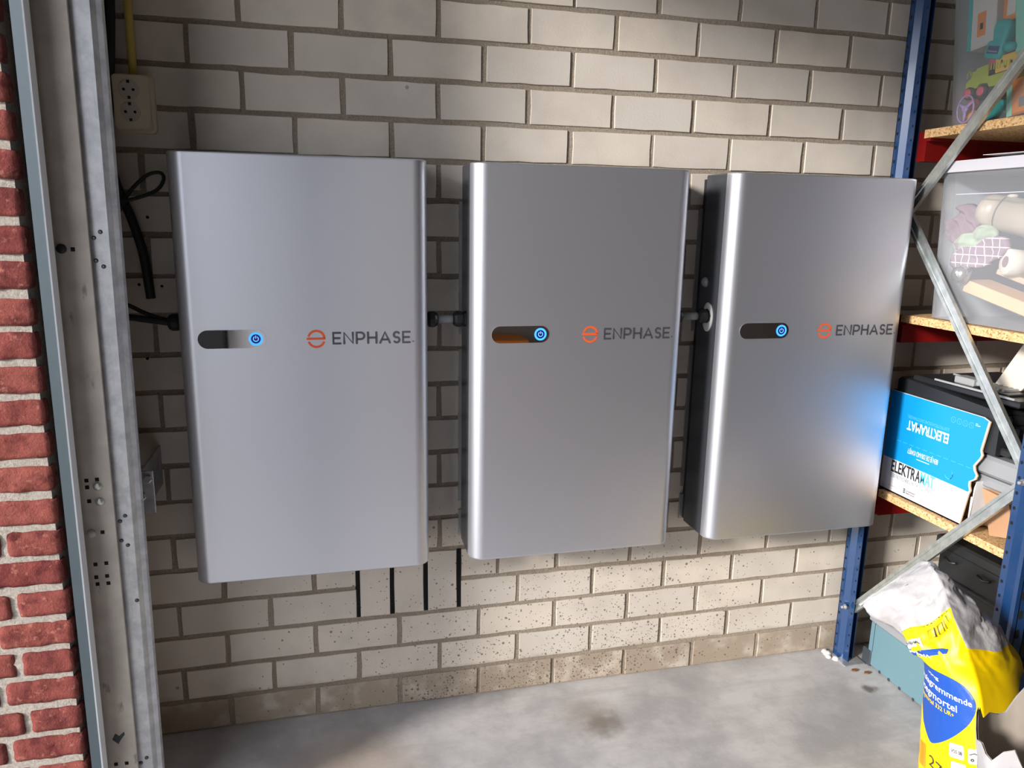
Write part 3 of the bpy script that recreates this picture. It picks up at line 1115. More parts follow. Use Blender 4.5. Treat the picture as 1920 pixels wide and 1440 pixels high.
brace(-0.070, 1.424, -0.583, 0.790, 1.2975)
brace(-0.072, 0.182, -0.585, 0.786, 1.2990)
for (y, z) in ((-0.064, 0.186), (-0.590, 0.785)):
    m = MB()
    m.lathe([(0, 0.0085), (0.005, 0.0085), (0.007, 0.006), (0.012, 0.0045), (0.016, 0.004)], (1.281, y, z), (-1, 0, 0), 8)
    part('bolt', m, 'bolt_zinc', rk, 'zinc bolt')
SHELF = (0.588, 1.117, 1.620)
for zt in SHELF:
    m = MB()
    m.box(1.318, 2.35, -0.600, -0.098, zt - 0.022, zt)
    part('shelf_board', m, 'chip', rk, 'chipboard shelf board')
    m = MB()
    m.prism([(-0.072, zt - 0.082), (-0.072, zt - 0.004), (-0.096, zt - 0.004), (-0.096, zt - 0.022), (-0.118, zt - 0.022), (-0.118, zt - 0.030), (-0.104, zt - 0.030), (-0.104, zt - 0.082)], 'x', 1.322, 2.35)
    part('rear_beam', m, 'beam_red', rk, 'red steel beam')
    m = MB()
    m.prism([(-0.628, zt - 0.060), (-0.628, zt + 0.004), (-0.602, zt + 0.004), (-0.602, zt - 0.022), (-0.590, zt - 0.022), (-0.590, zt - 0.060)], 'x', 1.328, 2.35)
    part('front_beam', m, 'beam_red', rk, 'red steel beam')

# ------------------------------------------------------------------ top bin with toys
def bin_box(name, x0, x1, y0, y1, z0, z1, mat, label, taper=0.02, th=0.002, rim=None):
    t = thing(name, ((x0 + x1) / 2, (y0 + y1) / 2, z0), label, 'storage bin')
    m = MB()
    def loop(z, ins):
        k = taper * (z1 - z) / (z1 - z0)
        r = 0.02
        return [(a, b, z) for a, b in rrect(x0 + k + ins, x1 - k - ins, y0 + k + ins, y1 - k - ins, r, 4)]
    outer = [loop(z0 + (z1 - z0) * q / 6, 0) for q in range(7)]
    inner = [loop(z0 + th + (z1 - z0 - th) * q / 6, th) for q in range(7)]
    m.rings(outer, caps=False, smooth=False)
    n = len(outer[0])
    m.add(outer[0], [list(range(n))])
    part('bin_body', m, mat, t)
    if rim:
        m = MB()
        a = rrect(x0 - 0.008, x1 + 0.008, y0 - 0.008, y1 + 0.008, 0.024, 4)
        m.prism(a, 'z', z1 - rim, z1)
        part('bin_lid', m, 'lid_white', t, 'white lid')
        m = MB()
        zz = z1 - 0.085
        m.prism([(y0 + 0.03, zz), (y1 - 0.06, zz), (y1 - 0.06, zz + 0.0018), (y0 + 0.03, zz + 0.0018)], 'x', x0 + 0.002, x0 + 0.006)
        part('moulded_line', m, 'lid_white', t)
    return t
bin_box('toy_bin', 1.325, 1.78, -0.585, -0.118, 1.622, 1.99, 'clear_plastic', 'clear plastic storage bin full of colourful toys on the top shelf', 0.025)

def rotbox(c, size, rx=0, ry=0, rz=0):
    return Matrix.Translation(Vector(c)) @ Matrix.Rotation(R(rz), 4, 'Z') @ Matrix.Rotation(R(ry), 4, 'Y') @ Matrix.Rotation(R(rx), 4, 'X')

# toys: seen through the left face of the bin, so laid out along y (towards the room) and z
def toy_box(name, y0, y1, z0, z1, x0, x1, mat, label, cat, tilt=0, prints=()):
    t = thing(name, ((x0 + x1) / 2, (y0 + y1) / 2, z0), label, cat)
    M = rotbox((x0, (y0 + y1) / 2, (z0 + z1) / 2), None, rx=tilt)
    hy, hz = (y1 - y0) / 2, (z1 - z0) / 2
    m = MB()
    m.bbox(0, x1 - x0, -hy, hy, -hz, hz, 0.004, M=M)
    part('box_body', m, mat, t)
    for (a0, a1, b0, b1, pm) in prints:
        m = MB()
        m.box(-0.001, 0.0005, -hy + 2 * hy * a0, -hy + 2 * hy * a1, -hz + 2 * hz * b0, -hz + 2 * hz * b1, M=M)
        part('printed_patch', m, pm, t)
    return t
toy_box('toy_package', -0.232, -0.150, 1.812, 1.975, 1.362, 1.50, 'toy_white', 'white toy package with teal edge and orange print at the back of the toy bin', 'toy box', -6,
        ((0.86, 1.0, 0, 1, 'toy_teal'), (0.34, 0.64, 0.16, 0.52, 'toy_orange'), (0.42, 0.54, 0.26, 0.36, 'toy_brown')))
toy_box('toy_card', -0.300, -0.240, 1.862, 1.975, 1.372, 1.40, 'toy_orange', 'orange and cream printed toy card standing above the teal bottle', 'toy', -4,
        ((0.35, 0.75, 0.1, 0.45, 'toy_white'), (0.55, 1.0, 0.72, 1.0, 'toy_green')))
toy_box('toy_board', -0.42, -0.285, 1.785, 1.975, 1.366, 1.40, 'toy_mint', 'mint green activity board with a light green square', 'toy', -10,
        ((0.15, 0.62, 0.40, 0.74, 'toy_green'), (0.2, 0.40, 0.47, 0.66, 'toy_white'), (0.0, 0.5, 0.88, 1.0, 'toy_pink')))
t = thing('toy_bottle', (1.378, -0.24, 1.775), 'teal toy bottle with a navy label and rounded shoulders', 'toy')
m = MB()
bm_ = rotbox((1.379, -0.246, 1.818), None, rx=14)
rg = []
for z, hw in ((-0.042, 0.020), (-0.039, 0.026), (-0.03, 0.028), (-0.006, 0.028), (0.002, 0.0255), (0.007, 0.025), (0.011, 0.0255), (0.037, 0.025), (0.046, 0.019), (0.05, 0.010)):
    rg.append([bm_ @ Vector((p[0], p[1], z)) for p in rrect(-0.018 * hw / 0.028, 0.018 * hw / 0.028, -hw, hw, 0.010 * hw / 0.028, 4)])
m.rings(rg)
part('bottle_body', m, 'toy_teal', t)
m = MB()
m.box(-0.0188, -0.0177, -0.019, 0.016, -0.030, -0.012, M=bm_)
lb = part('bottle_label', m, 'toy_navy', t, 'navy label')
V2, F2 = text2d('Clementoni', 0.01, 0.030)
m = MB()
m.add([bm_ @ Vector((-0.0192, 0.014 - a, -0.0265 + b * 0.7)) for a, b in V2], F2)
part('lettering', m, 'toy_white', lb, 'white lettering')
m = MB()
m.lathe([(-0.018, 0.003), (-0.012, 0.010), (0.0, 0.013), (0.012, 0.010), (0.018, 0.003)], (1.362, -0.29, 1.795), (0, 1, 0.15), 16)
single('toy_egg', m, 'toy_teal', 'small turquoise oval toy piece beside the mint board', 'toy')
toy_box('toy_book', -0.335, -0.222, 1.738, 1.786, 1.372, 1.42, 'toy_pink', 'pink toy book with a yellow cheese print under the teal bottle', 'toy', -5,
        ((0.22, 0.78, 0.12, 0.9, 'toy_yellow'), (0.35, 0.4, 0.4, 0.55, 'toy_brown'), (0.6, 0.65, 0.55, 0.7, 'toy_brown'), (0.5, 0.55, 0.25, 0.38, 'toy_green')))
t = thing('toy_truck', (1.38, -0.23, 1.69), 'olive green toy truck with black wheels and pink hubs', 'toy truck')
m = MB()
m.prism([(-0.160, 1.715), (-0.160, 1.731), (-0.166, 1.737), (-0.173, 1.740), (-0.176, 1.757), (-0.186, 1.757), (-0.190, 1.763), (-0.224, 1.768), (-0.226, 1.748), (-0.262, 1.748), (-0.305, 1.748), (-0.305, 1.712), (-0.234, 1.712), (-0.228, 1.722), (-0.204, 1.724), (-0.196, 1.715)], 'x', 1.372, 1.424)
part('truck_body', m, 'toy_olive', t)
m = MB()
for q in range(7):
    m.box(1.3705, 1.3722, -0.232 - q * 0.009 - 0.004, -0.232 - q * 0.009, 1.752, 1.7665)
m.box(1.372, 1.424, -0.300, -0.228, 1.748, 1.766)
part('cargo_side', m, 'toy_olive', t)
m = MB()
m.bbox(1.374, 1.422, -0.300, -0.162, 1.690, 1.716, 0.003)
part('chassis', m, 'toy_black', t)
for yy in (-0.180, -0.220):
    m = MB()
    m.lathe([(0, 0.012), (0.002, 0.0155), (0.010, 0.0155), (0.012, 0.012)], (1.374, yy, 1.703), (-1, 0, 0), 20)
    w = part('wheel', m, 'toy_black', t)
    m = MB()
    m.lathe([(0, 0.0115), (0.002, 0.011), (0.003, 0.006)], (1.362, yy, 1.703), (-1, 0, 0), 16)
    h_ = part('hub', m, 'toy_pink', w)
m = MB()
m.tube([(1.371, -0.176, 1.748), (1.370, -0.170, 1.760), (1.370, -0.163, 1.754), (1.371, -0.163, 1.742)], 0.0016, 6)
part('mirror_loop', m, 'toy_olive', t)
for (c, r, mt, lab) in (((1.385, -0.160, 1.706), 0.014, 'toy_pink', 'pink toy ball peeking out left of the truck wheel'), ((1.386, -0.176, 1.646), 0.020, 'toy_orange', 'orange toy ball behind the lilac ring'),
                        ((1.38, -0.186, 1.677), 0.014, 'toy_pink', 'pink toy ball behind the rim of the lilac ring')):
    m = MB()
    m.lathe([(-r * math.cos(R(q)), r * math.sin(R(q))) for q in range(0, 181, 15)], c, (0, 0, 1), 18)
    single('toy_ball', m, mt, lab, 'ball')
t = thing('ring_rattle', (1.36, -0.183, 1.63), 'lilac toy ring with three spokes leaning against the bin wall', 'toy')
RY, RZ_ = -0.184, 1.664
m = MB()
ring = [Vector((1.358, RY + 0.026 * math.cos(R(q)), RZ_ + 0.034 * math.sin(R(q)))) for q in range(0, 360, 12)]
m.tube(ring + [ring[0]], 0.0022, 6, caps=False)
part('rim', m, 'toy_lilac', t)
m = MB()
m.lathe([(0, 0.010), (0.003, 0.009), (0.005, 0.004)], (1.358, RY, RZ_), (-1, 0, 0), 14)
part('hub', m, 'toy_lilac', t)
for q in (150, 30, 270):
    m = MB()
    a, b = Vector((1.358, RY, RZ_)), Vector((1.358, RY + 0.026 * math.cos(R(q)), RZ_ + 0.034 * math.sin(R(q))))
    m.tube([a, b], [0.006, 0.0025], 6)
    part('spoke', m, 'toy_lilac', t)
toy_box('toy_block', -0.285, -0.205, 1.634, 1.668, 1.372, 1.42, 'toy_teal', 'turquoise toy block lying behind the diagonal brace', 'toy', -14)
toy_box('toy_crate', -0.405, -0.300, 1.636, 1.722, 1.366, 1.43, 'toy_orange', 'orange toy crate with grey windows and a turquoise edge', 'toy', -9,
        ((0.86, 1.0, 0, 1, 'toy_mint'), (0.5, 0.68, 0.18, 0.45, 'conduit_grey'), (0.3, 0.5, 0.52, 0.85, 'conduit_grey'), (0.2, 0.34, 0.3, 0.5, 'conduit_grey')))

# ------------------------------------------------------------------ middle bin
bin_box('frosted_bin', 1.325, 1.80, -0.590, -0.165, 1.119, 1.530, 'frosted_plastic', 'frosted plastic bin with a white lid on the middle shelf', 0.012, rim=0.028)
m = MB()
m.prism([(1.33, -0.585), (1.33, -0.31), (1.55, -0.30), (1.55, -0.585)], 'z', 1.5305, 1.5315)
m.prism([(1.325, -0.59), (1.32, -0.30), (1.5, -0.31), (1.5, -0.59)], 'z', 1.5345, 1.5355)
m.map(lambda p: (p[0], p[1], p[2] + (0.0 if p[1] < -0.32 else (0.004 if p[2] > 1.533 else 0))))
single('paper_sheet', m, 'paper_white', 'white paper sheets lying on the lid of the frosted bin', 'paper')
# flask lying slanted
t = thing('flask', (1.40, -0.40, 1.27), 'beige insulated flask with a small bird print inside the frosted bin', 'flask')
fa = Vector((1.385, -0.252, 1.412)); fd = Vector((0.10, -0.30, -0.075)).normalized()
m = MB()
m.lathe([(0, 0.022), (0.006, 0.033), (0.02, 0.040), (0.055, 0.043)], fa, fd, 28)
part('cap', m, 'flask_beige', t)
m = MB()
m.lathe([(0.055, 0.0425), (0.060, 0.0425)], fa, fd, 28)
part('band', m, 'flask_band', t, 'dark band')
m = MB()
m.lathe([(0.060, 0.0445), (0.26, 0.0445), (0.272, 0.038)], fa, fd, 28)
bd_ = part('flask_body', m, 'flask_beige', t)
m = MB()
V2, F2 = ribbon([[(-0.012, -0.012), (-0.002, -0.004), (0.004, 0.006), (0.003, 0.016)], [(-0.004, -0.006), (0.008, -0.002)]], 0.004, 6)
fu = Vector((-1, 0, 0)); fv = fd.cross(fu).normalized()
fc = fa + fd * 0.105
m.add([fc + fd * a + fv * (-b) + fu * (math.sqrt(max(0.0452 ** 2 - b * b, 0)) ) for a, b in V2], F2)
part('bird_print', m, 'flask_band', bd_, 'small dark bird print')
m = MB()
m.lathe([(0, 0.012), (0.004, 0.013), (0.008, 0.008)], fa + fd * 0.075 + Vector((0, 0, 0.043)), (0, 0, 1), 12)
part('strap_stud', m, 'roll_white', t)
def cloth(name, ctr, su, sv, mats, label, seed, amp=0.012, fold=3):
    """a crumpled folded cloth: thick wavy sheet"""
    nu, nv = 22, 12
    m = MB()
    c = Vector(ctr); su = Vector(su); sv = Vector(sv)
    nr = su.cross(sv).normalized()
    if nr.x > 0:
        nr = -nr
    top, bot = [], []
    for j in range(nv + 1):
        for i in range(nu + 1):
            a, b = i / nu - 0.5, j / nv - 0.5
            rr = 1 - 0.35 * (abs(b) * 2) ** 3
            h = amp * (math.sin((a * fold + b * 0.7 + seed) * 6.28) * 0.55 + noise.noise(Vector((a * 5 + seed * 7, b * 5, seed))) * 1.3)
            p = c + su * a * rr + sv * (b + 0.08 * math.sin(a * 9 + seed)) + nr * h
            top.append(p); bot.append(p - nr * 0.02)
    N = (nu + 1) * (nv + 1)
    fs = []
    for j in range(nv):
        for i in range(nu):
            q = j * (nu + 1) + i
            fs += [[q, q + 1, q + nu + 2, q + nu + 1], [N + q, N + q + nu + 1, N + q + nu + 2, N + q + 1]]
    per = [i for i in range(nu)] + [j * (nu + 1) + nu for j in range(nv)] + [nv * (nu + 1) + i for i in range(nu, 0, -1)] + [j * (nu + 1) for j in range(nv, 0, -1)]
    for q in range(len(per)):
        a, b = per[q], per[(q + 1) % len(per)]
        fs.append([a, b, N + b, N + a])
    m.add(top + bot, fs, smooth=True)
    return single(name, m, mats, label, 'cloth')
cloth('folded_cloth', (1.372, -0.215, 1.360), (0.0, -0.062, 0.09), (0.02, -0.06, -0.05), 'cloth_mauve', 'crumpled mauve cloth in the back corner of the frosted bin', 0.3, 0.014)
cloth('folded_cloth', (1.368, -0.258, 1.322), (0.0, -0.12, 0.05), (0.02, -0.02, -0.05), 'cloth_mint', 'mint green folded cloth above the pink checked one', 0.8, 0.008, 2)
cl = cloth('folded_cloth', (1.362, -0.285, 1.292), (0.0, -0.165, 0.06), (0.01, -0.022, -0.052), 'cloth_pink', 'pink checked cloth with white lines under the mint one', 1.4, 0.005, 1.5)
t = thing('paper_roll', (1.38, -0.40, 1.205), 'white paper roll with a hollow core beneath the flask', 'roll')
m = MB()
ra = Vector((-0.9, 0.35, 0.1)).normalized()
m.lathe([(0, 0.014), (0.0, 0.030), (0.003, 0.033), (0.05, 0.033), (0.05, 0.014)], (1.362, -0.372, 1.280), -ra, 24)
part('roll_body', m, 'roll_white', t)
m = MB()
m.lathe([(-0.001, 0.014), (0.02, 0.013)], (1.362, -0.372, 1.280), -ra, 18)
part('core', m, 'cloth_mauve', t)
m = MB()
m.lathe([(-0.026 * math.cos(R(q)), 0.026 * math.sin(R(q))) for q in range(0, 111, 10)] + [(0.012, 0.027), (0.014, 0.026)], (1.366, -0.242, 1.240), (0.75, -0.45, -0.4), 22)
single('metal_lid', m, 'metal_ball', 'shiny domed metal lid at the bottom left of the frosted bin', 'lid')
m = MB()
M_ = rotbox((1.42, -0.36, 1.186), None, rx=13)
m.bbox(-0.05, 0.03, -0.125, 0.115, -0.016, 0.016, 0.002, M=M_)
single('wooden_plank', m, 'light_wood', 'pale wooden plank leaning inside the frosted bin', 'plank')
m = MB()
M_ = rotbox((1.44, -0.41, 1.232), None, rx=14)
m.bbox(-0.05, 0.05, -0.11, 0.09, -0.007, 0.007, 0.002, M=M_)
single('wooden_board', m, 'kraft_pale', 'thinner pale slat resting above the wooden plank', 'slat')

# ------------------------------------------------------------------ lower shelf: carton and machine
SX = 1.335
ct = thing('carton', (1.5, -0.25, 0.588), 'blue and white printed carton with a torn edge on the lower shelf', 'carton')
y0c, y1c, z0c, z1c = -0.412, -0.080, 0.589, 0.892
rr = random.Random(3)
edge = []
for q in range(27):                                          # torn near edge
    zz = z1c - 0.008 - (z1c - z0c - 0.008) * q / 26
    base = -0.425 + 0.045 * (q / 26)
    if 7 < q < 18:
        base += 0.006 * math.sin(q * 1.3) + rr.uniform(-0.004, 0.004)
    edge.append((base, zz))
m = MB()
poly = [(y1c, z0c), (y1c, z1c), (-0.405, z1c - 0.001)] + edge
m.prism(poly, 'x', SX, SX + 0.004)
part('printed_side', m, 'carton_white', ct)
m = MB()
m.prism([(y - 0.0018, z) for y, z in edge] + [(y + 0.004, z) for y, z in edge[::-1]], 'x', SX + 0.0006, SX + 0.0040)
part('torn_edge', m, 'kraft_pale', ct, 'torn corrugated edge')
m = MB()
m.box(SX, SX + 0.36, y1c, y1c + 0.004, z0c, z1c)
m.box(SX + 0.356, SX + 0.36, -0.41, y1c, z0c, z1c - 0.05)
m.box(SX, SX + 0.36, -0.40, y1c, z0c, z0c + 0.004)
part('carton_shell', m, 'kraft', ct)
m = MB()
m.prism([(-0.405, z0c + 0.004), (-0.405, 0.70), (-0.41, 0.72), (-0.404, 0.60)], 'x', SX + 0.004, SX + 0.11)
m.box(SX + 0.004, SX + 0.13, -0.403, -0.400, z0c + 0.004, 0.675)
part('inner_flap', m, 'carton_white', ct)
m = MB()
m.prism([(-0.420, 0.706), (-0.500, 0.700), (-0.525, 0.610), (-0.462, 0.592)], 'x', SX + 0.014, SX + 0.018)
part('loose_flap', m, 'kraft', ct, 'brown cardboard flap')
xs_ = SX - 0.0006
ed2 = [e for e in edge if e[1] > 0.686]
m = MB()
m.prism([(y1c, 0.690), (y1c, z1c - 0.001), (-0.404, z1c - 0.002)] + [(y + 0.0035, z) for y, z in ed2] + [(ed2[-1][0] + 0.006, 0.686)], 'x', xs_, SX + 0.0002)
part('blue_print', m, 'carton_blue', ct, 'bright blue printed area')
def carton_text(body, yl, zb, w, hgt, mat, name='lettering', flip=False, label=None, off=0.0008, bold=0.0):
    """text on the -x face: reading direction runs towards the room (-y)"""
    V2, F2 = text2d(body, 1.0, None, bold)
    k = hgt / 0.70
    W = max(v[0] for v in V2)
    kx = w / W
    m = MB()
    if not flip:
        m.add([(xs_ - off, yl - a * kx, zb + b * k) for a, b in V2], F2)
    else:
        m.add([(xs_ - off, yl - w + a * kx, zb - b * k) for a, b in V2], F2)
    return part(name, m, mat, ct, label, fix=False)
carton_text('ELEKTRAMAT', -0.158, 0.818, 0.150, 0.027, 'carton_print_white', flip=True, label='white upside-down lettering ELEKTRAMAT', bold=0.02)
carton_text('ELEKTROTECHNISCHE GROOTHANDEL', -0.156, 0.834, 0.150, 0.009, 'carton_sky', flip=True)
carton_text('BEN JE DE DRAAD KWIJT?', -0.172, 0.738, 0.112, 0.0145, 'carton_print_white', flip=True, label='white upside-down lettering BEN JE DE DRAAD KWIJT?')
m = MB(); m.box(xs_ - 0.0008, xs_, -0.255, -0.208, 0.7155, 0.717)
part('underline', m, 'carton_print_white', ct)
for q in range(12):
    m = MB()
    yy = -0.10 - q * 0.025
    m.box(xs_ - 0.0006, xs_, yy - 0.016, yy, 0.7495, 0.7503)
    part('fold_line', m, 'carton_sky', ct)
carton_text('ELEKTR', -0.118, 0.653, 0.094, 0.034, 'carton_black', label='black lettering', bold=0.02)
carton_text('A', -0.213, 0.653, 0.017, 0.034, 'carton_black', bold=0.02)
carton_text('MAT', -0.231, 0.653, 0.050, 0.034, 'carton_sky', label='light blue lettering MAT', bold=0.02)
carton_text('ELEKTROTECHNISCHE GROOTHANDEL', -0.118, 0.636, 0.165, 0.0125, 'carton_grey')
carton_text('LAADPALEN', -0.235, 0.6015, 0.058, 0.0095, 'carton_grey')
carton_text('Groothandel', -0.185, 0.612, 0.034, 0.0055, 'carton_black')
carton_text('Elektramat', -0.185, 0.605, 0.034, 0.0055, 'carton_black')
for q in range(3):
    m = MB(); m.box(xs_ - 0.0008, xs_, -0.182, -0.175, 0.605 + q * 0.005, 0.6078 + q * 0.005)
    part('small_mark', m, 'carton_black', ct)
m = MB(); m.box(xs_ - 0.0008, xs_, -0.150, -0.118, 0.6085, 0.6095)
part('small_mark', m, 'carton_grey', ct)
for q in range(4):
    m = MB()
    V2, F2 = ribbon([arc(-0.315 - q * 0.0195, 0.861, 0.0075, 0, 360, 14), [(-0.318 - q * 0.0195, 0.858), (-0.312 - q * 0.0195, 0.864)]], 0.0010, 5)
    m.add([(xs_ - 0.0008, a, b) for a, b in V2], F2)
    part('round_icon', m, 'carton_sky', ct)
for zz, ww in ((0.868, 0.026), (0.864, 0.034)):
    m = MB(); m.box(xs_ - 0.0008, xs_, -0.392 - ww + 0.026, -0.386, zz, zz + 0.0013)
    part('small_mark', m, 'carton_print_white', ct)
m = MB()
V2, F2 = ribbon([arc(-0.325, 0.712, 0.013, 140, 330, 10)[::-1], [(-0.331, 0.700), (-0.3375, 0.7065), (-0.338, 0.716)]], 0.0016, 5)
m.add([(xs_ - 0.0008, a, b) for a, b in V2], F2)
part('arrow_mark', m, 'carton_sky', ct)

dv = thing('black_machine', (1.52, -0.27, 0.60), 'black machine housing sticking up out of the printed carton', 'machine')
m = MB()
m.prism([(-0.445, 0.80), (-0.445, 0.905), (-0.435, 0.912), (-0.10, 0.934), (-0.09, 0.925), (-0.09, 0.60), (-0.28, 0.60), (-0.28, 0.80)], 'x', SX + 0.010, SX + 0.34)
part('housing', m, 'device_black', dv)
m = MB()
m.bbox(SX + 0.03, SX + 0.33, -0.47, -0.12, 0.926, 0.944, 0.004)
m.bbox(SX + 0.05, SX + 0.20, -0.42, -0.36, 0.944, 0.950, 0.002)
part('top_panel', m, 'device_black', dv)
m = MB()
m.bbox(SX + 0.06, SX + 0.10, -0.30, -0.235, 0.944, 0.964, 0.003)
m.bbox(SX + 0.068, SX + 0.092, -0.31, -0.30, 0.948, 0.960, 0.002)
part('connector', m, 'device_grey', dv, 'grey connector block')
for q in range(5):
    m = MB()
    yy = -0.318 - q * 0.016
    m.bbox(SX + 0.07, SX + 0.12, yy - 0.005, yy + 0.003, 0.944, 0.956, 0.001)
    part('terminal', m, 'device_grey', dv)
m = MB(); m.box(SX + 0.03, SX + 0.034, -0.455, -0.20, 0.944, 0.949)
m.box(SX + 0.15, SX + 0.153, -0.455, -0.14, 0.944, 0.948)
part('trim_strip', m, 'device_grey', dv)
m = MB()
for q in range(6):
    m.bbox(SX + 0.04 + q * 0.045, SX + 0.07 + q * 0.045, -0.470, -0.445, 0.822, 0.88, 0.006)
m.bbox(SX + 0.02, SX + 0.33, -0.465, -0.445, 0.880, 0.904, 0.004)
m.bbox(SX + 0.02, SX + 0.33, -0.475, -0.445, 0.802, 0.822, 0.004)
part('ribbed_front', m, 'black_plastic', dv, 'ribbed black front')
gb = thing('grey_case', (1.43, -0.50, 0.66), 'flat grey plastic case under the black machine', 'case')
m = MB(); m.bbox(SX + 0.02, SX + 0.30, -0.520, -0.29, 0.738, 0.790, 0.008)
part('case_lid', m, 'case_grey', gb)
m = MB(); m.bbox(SX + 0.024, SX + 0.296, -0.516, -0.294, 0.705, 0.734, 0.006)
part('case_base', m, 'case_grey', gb)
m = MB(); m.bbox(SX + 0.05, SX + 0.30, -0.50, -0.30, 0.594, 0.703, 0.004)
single('small_carton', m, 'kraft', 'small plain brown carton under the grey case', 'carton')
m = MB()
m.prism([(-0.312, 0.952), (-0.392, 0.952), (-0.50, 1.090), (-0.39, 1.093)], 'x', 1.452, 1.459)
single('cream_panel', m, 'cream_board', 'cream coloured panel leaning askew above the black machine', 'panel')
m = MB()
m.bbox(1.60, 1.70, -0.44, -0.30, 0.945, 1.06, 0.01)
single('black_box', m, 'black_plastic', 'black box behind the leaning cream panel', 'box')

# ------------------------------------------------------------------ props added out of view to colour the status window reflections
t = thing('white_reflection_prop', (-0.5, -2.5, 0), 'tall white cabinet shape added out of view for the white reflection in the left status window', 'cabinet')
m = MB(); m.bbox(-0.775, -0.22, -2.75, -2.32, 0.0, 1.9, 0.006)
part('prop_body', m, 'carton_print_white', t)
for xa, xb_ in ((-0.773, -0.500), (-0.494, -0.222)):
    m = MB(); m.bbox(xa, xb_, -2.32, -2.302, 0.06, 1.88, 0.003)
    d = part('prop_door', m, 'carton_print_white', t)
    xk = -0.52 if xa < -0.6 else -0.47
    m = MB(); m.tube([(xk, -2.302, 1.0), (xk, -2.285, 1.02), (xk, -2.285, 1.12), (xk, -2.302, 1.14)], 0.005, 8)
    part('handle', m, 'bolt_zinc', d)
t = thing('orange_reflection_prop', (0.72, -2.85, 0), 'orange crate shape added out of view for the orange reflection in the middle status window', 'crate')  # added only to put orange into the middle window's reflection
m = MB(); m.bbox(0.50, 0.86, -2.98, -2.70, 0.0, 0.66, 0.01)
part('crate_body', m, 'toy_orange', t)
m = MB(); m.bbox(0.49, 0.87, -2.99, -2.69, 0.62, 0.67, 0.006)
part('rim', m, 'toy_orange', t)

# ------------------------------------------------------------------ floor level of the rack
cr = thing('black_crate', (1.55, -0.43, 0), 'black plastic crate under the lower shelf', 'crate')
m = MB()
m.bbox(1.375, 1.85, -0.585, -0.285, 0.20, 0.515, 0.01)
part('crate_body', m, 'black_plastic', cr)
m = MB()
m.bbox(1.365, 1.86, -0.59, -0.28, 0.487, 0.520, 0.006)
m.bbox(1.368, 1.855, -0.588, -0.282, 0.400, 0.412, 0.003)
m.bbox(1.368, 1.855, -0.588, -0.282, 0.300, 0.312, 0.003)
part('rim', m, 'black_plastic', cr)
for yy in (-0.34, -0.45, -0.54):
    m = MB()
    m.tube([(1.367, yy - 0.02, 0.465), (1.364, yy, 0.458), (1.367, yy + 0.02, 0.465)], 0.004, 6)
    part('grip', m, 'black_plastic', cr)
m = MB(); m.bbox(1.38, 1.86, -0.58, -0.29, 0.0, 0.20, 0.006)
single('dark_base_crate', m, 'black_plastic', 'dark crate on the floor behind the blue-grey case, below the other crate', 'crate')
tc = thing('tool_case', (1.37, -0.3, 0), 'flat blue-grey tool case lying on the floor behind the mortar sack', 'case')
m = MB(); m.bbox(1.352, 1.374, -0.56, -0.098, 0.004, 0.150, 0.004)
part('case_body', m, 'teal_case', tc)
m = MB(); m.bbox(1.347, 1.376, -0.565, -0.093, 0.151, 0.178, 0.004)
part('case_lid', m, 'case_grey', tc)
m = MB(); m.bbox(1.348, 1.376, -0.118, -0.080, 0.0, 0.052, 0.003)
part('corner_foot', m, 'dark_foot', tc, 'dark corner foot')
m = MB(); m.box(1.3512, 1.3522, -0.1195, -0.118, 0.052, 0.150)
part('seam', m, 'dark_foot', tc)
for yy in (-0.16, -0.20, -0.245, -0.30):
    m = MB(); m.box(1.3495, 1.3515, yy - 0.004, yy + 0.003, 0.004, 0.012)
    part('clip', m, 'dark_foot', tc)
m = MB()
for q, (x, y, r) in enumerate(((1.262, -0.03, 0.014), (1.255, -0.045, 0.010), (1.270, -0.06, 0.012), (1.262, -0.015, 0.011))):
    m.lathe([(0, r), (r * 0.5, r * 0.8), (r * 0.85, r * 0.3)], (x, y, 0.0), (0, 0, 1), 8)
single('plaster_lump', m, 'plaster_white', 'lump of white plaster on the floor at the foot of the rear post', 'plaster')
for q, (x, y, lab) in enumerate(((1.288, -0.128, 'dry brown leaf scrap nearest the rear post foot'), (1.318, -0.148, 'dry brown leaf scrap beside the blue-grey case'))):
    m = MB()
    m.prism([(x - .012, y), (x - .004, y + .007), (x + .008, y + .005), (x + .012, y - .003), (x, y - .006)], 'z', 0.001, 0.004)
    single('leaf_scrap', m, 'dead_leaf', lab, 'leaf')

# ------------------------------------------------------------------ mortar sack in front of the rack
FRONT = Vector((-1.0, -1.0, 0.3))                          # the printed side of the sack looks this way
# eight sections of the sack from floor to sewn top: front-left, front-right, back-right, back-left corners (metres)
SEC = [
    ((1.062, -0.655, 0.004), (1.055, -0.835, 0.004), (1.245, -0.72, 0.004), (1.235, -0.600, 0.004)),
    ((1.043, -0.650, 0.112), (1.048, -0.83, 0.150), (1.255, -0.72, 0.150), (1.235, -0.588, 0.120)),
    ((1.040, -0.640, 0.246), (1.040, -0.805, 0.305), (1.262, -0.71, 0.300), (1.240, -0.578, 0.26)),
    ((1.040, -0.626, 0.372), (1.040, -0.775, 0.400), (1.262, -0.685, 0.360), (1.235, -0.575, 0.38)),
    ((1.018, -0.612, 0.395), (1.056, -0.722, 0.452), (1.252, -0.665, 0.402), (1.225, -0.580, 0.405)),
    ((1.008, -0.590, 0.425), (1.040, -0.668, 0.550), (1.170, -0.640, 0.490), (1.140, -0.575, 0.45)),
    ((0.958, -0.560, 0.455), (1.034, -0.618, 0.600), (1.085, -0.622, 0.575), (0.992, -0.545, 0.462)),
    ((0.930, -0.530, 0.478), (1.068, -0.545, 0.590), (1.074, -0.540, 0.589), (0.936, -0.525, 0.477)),
]
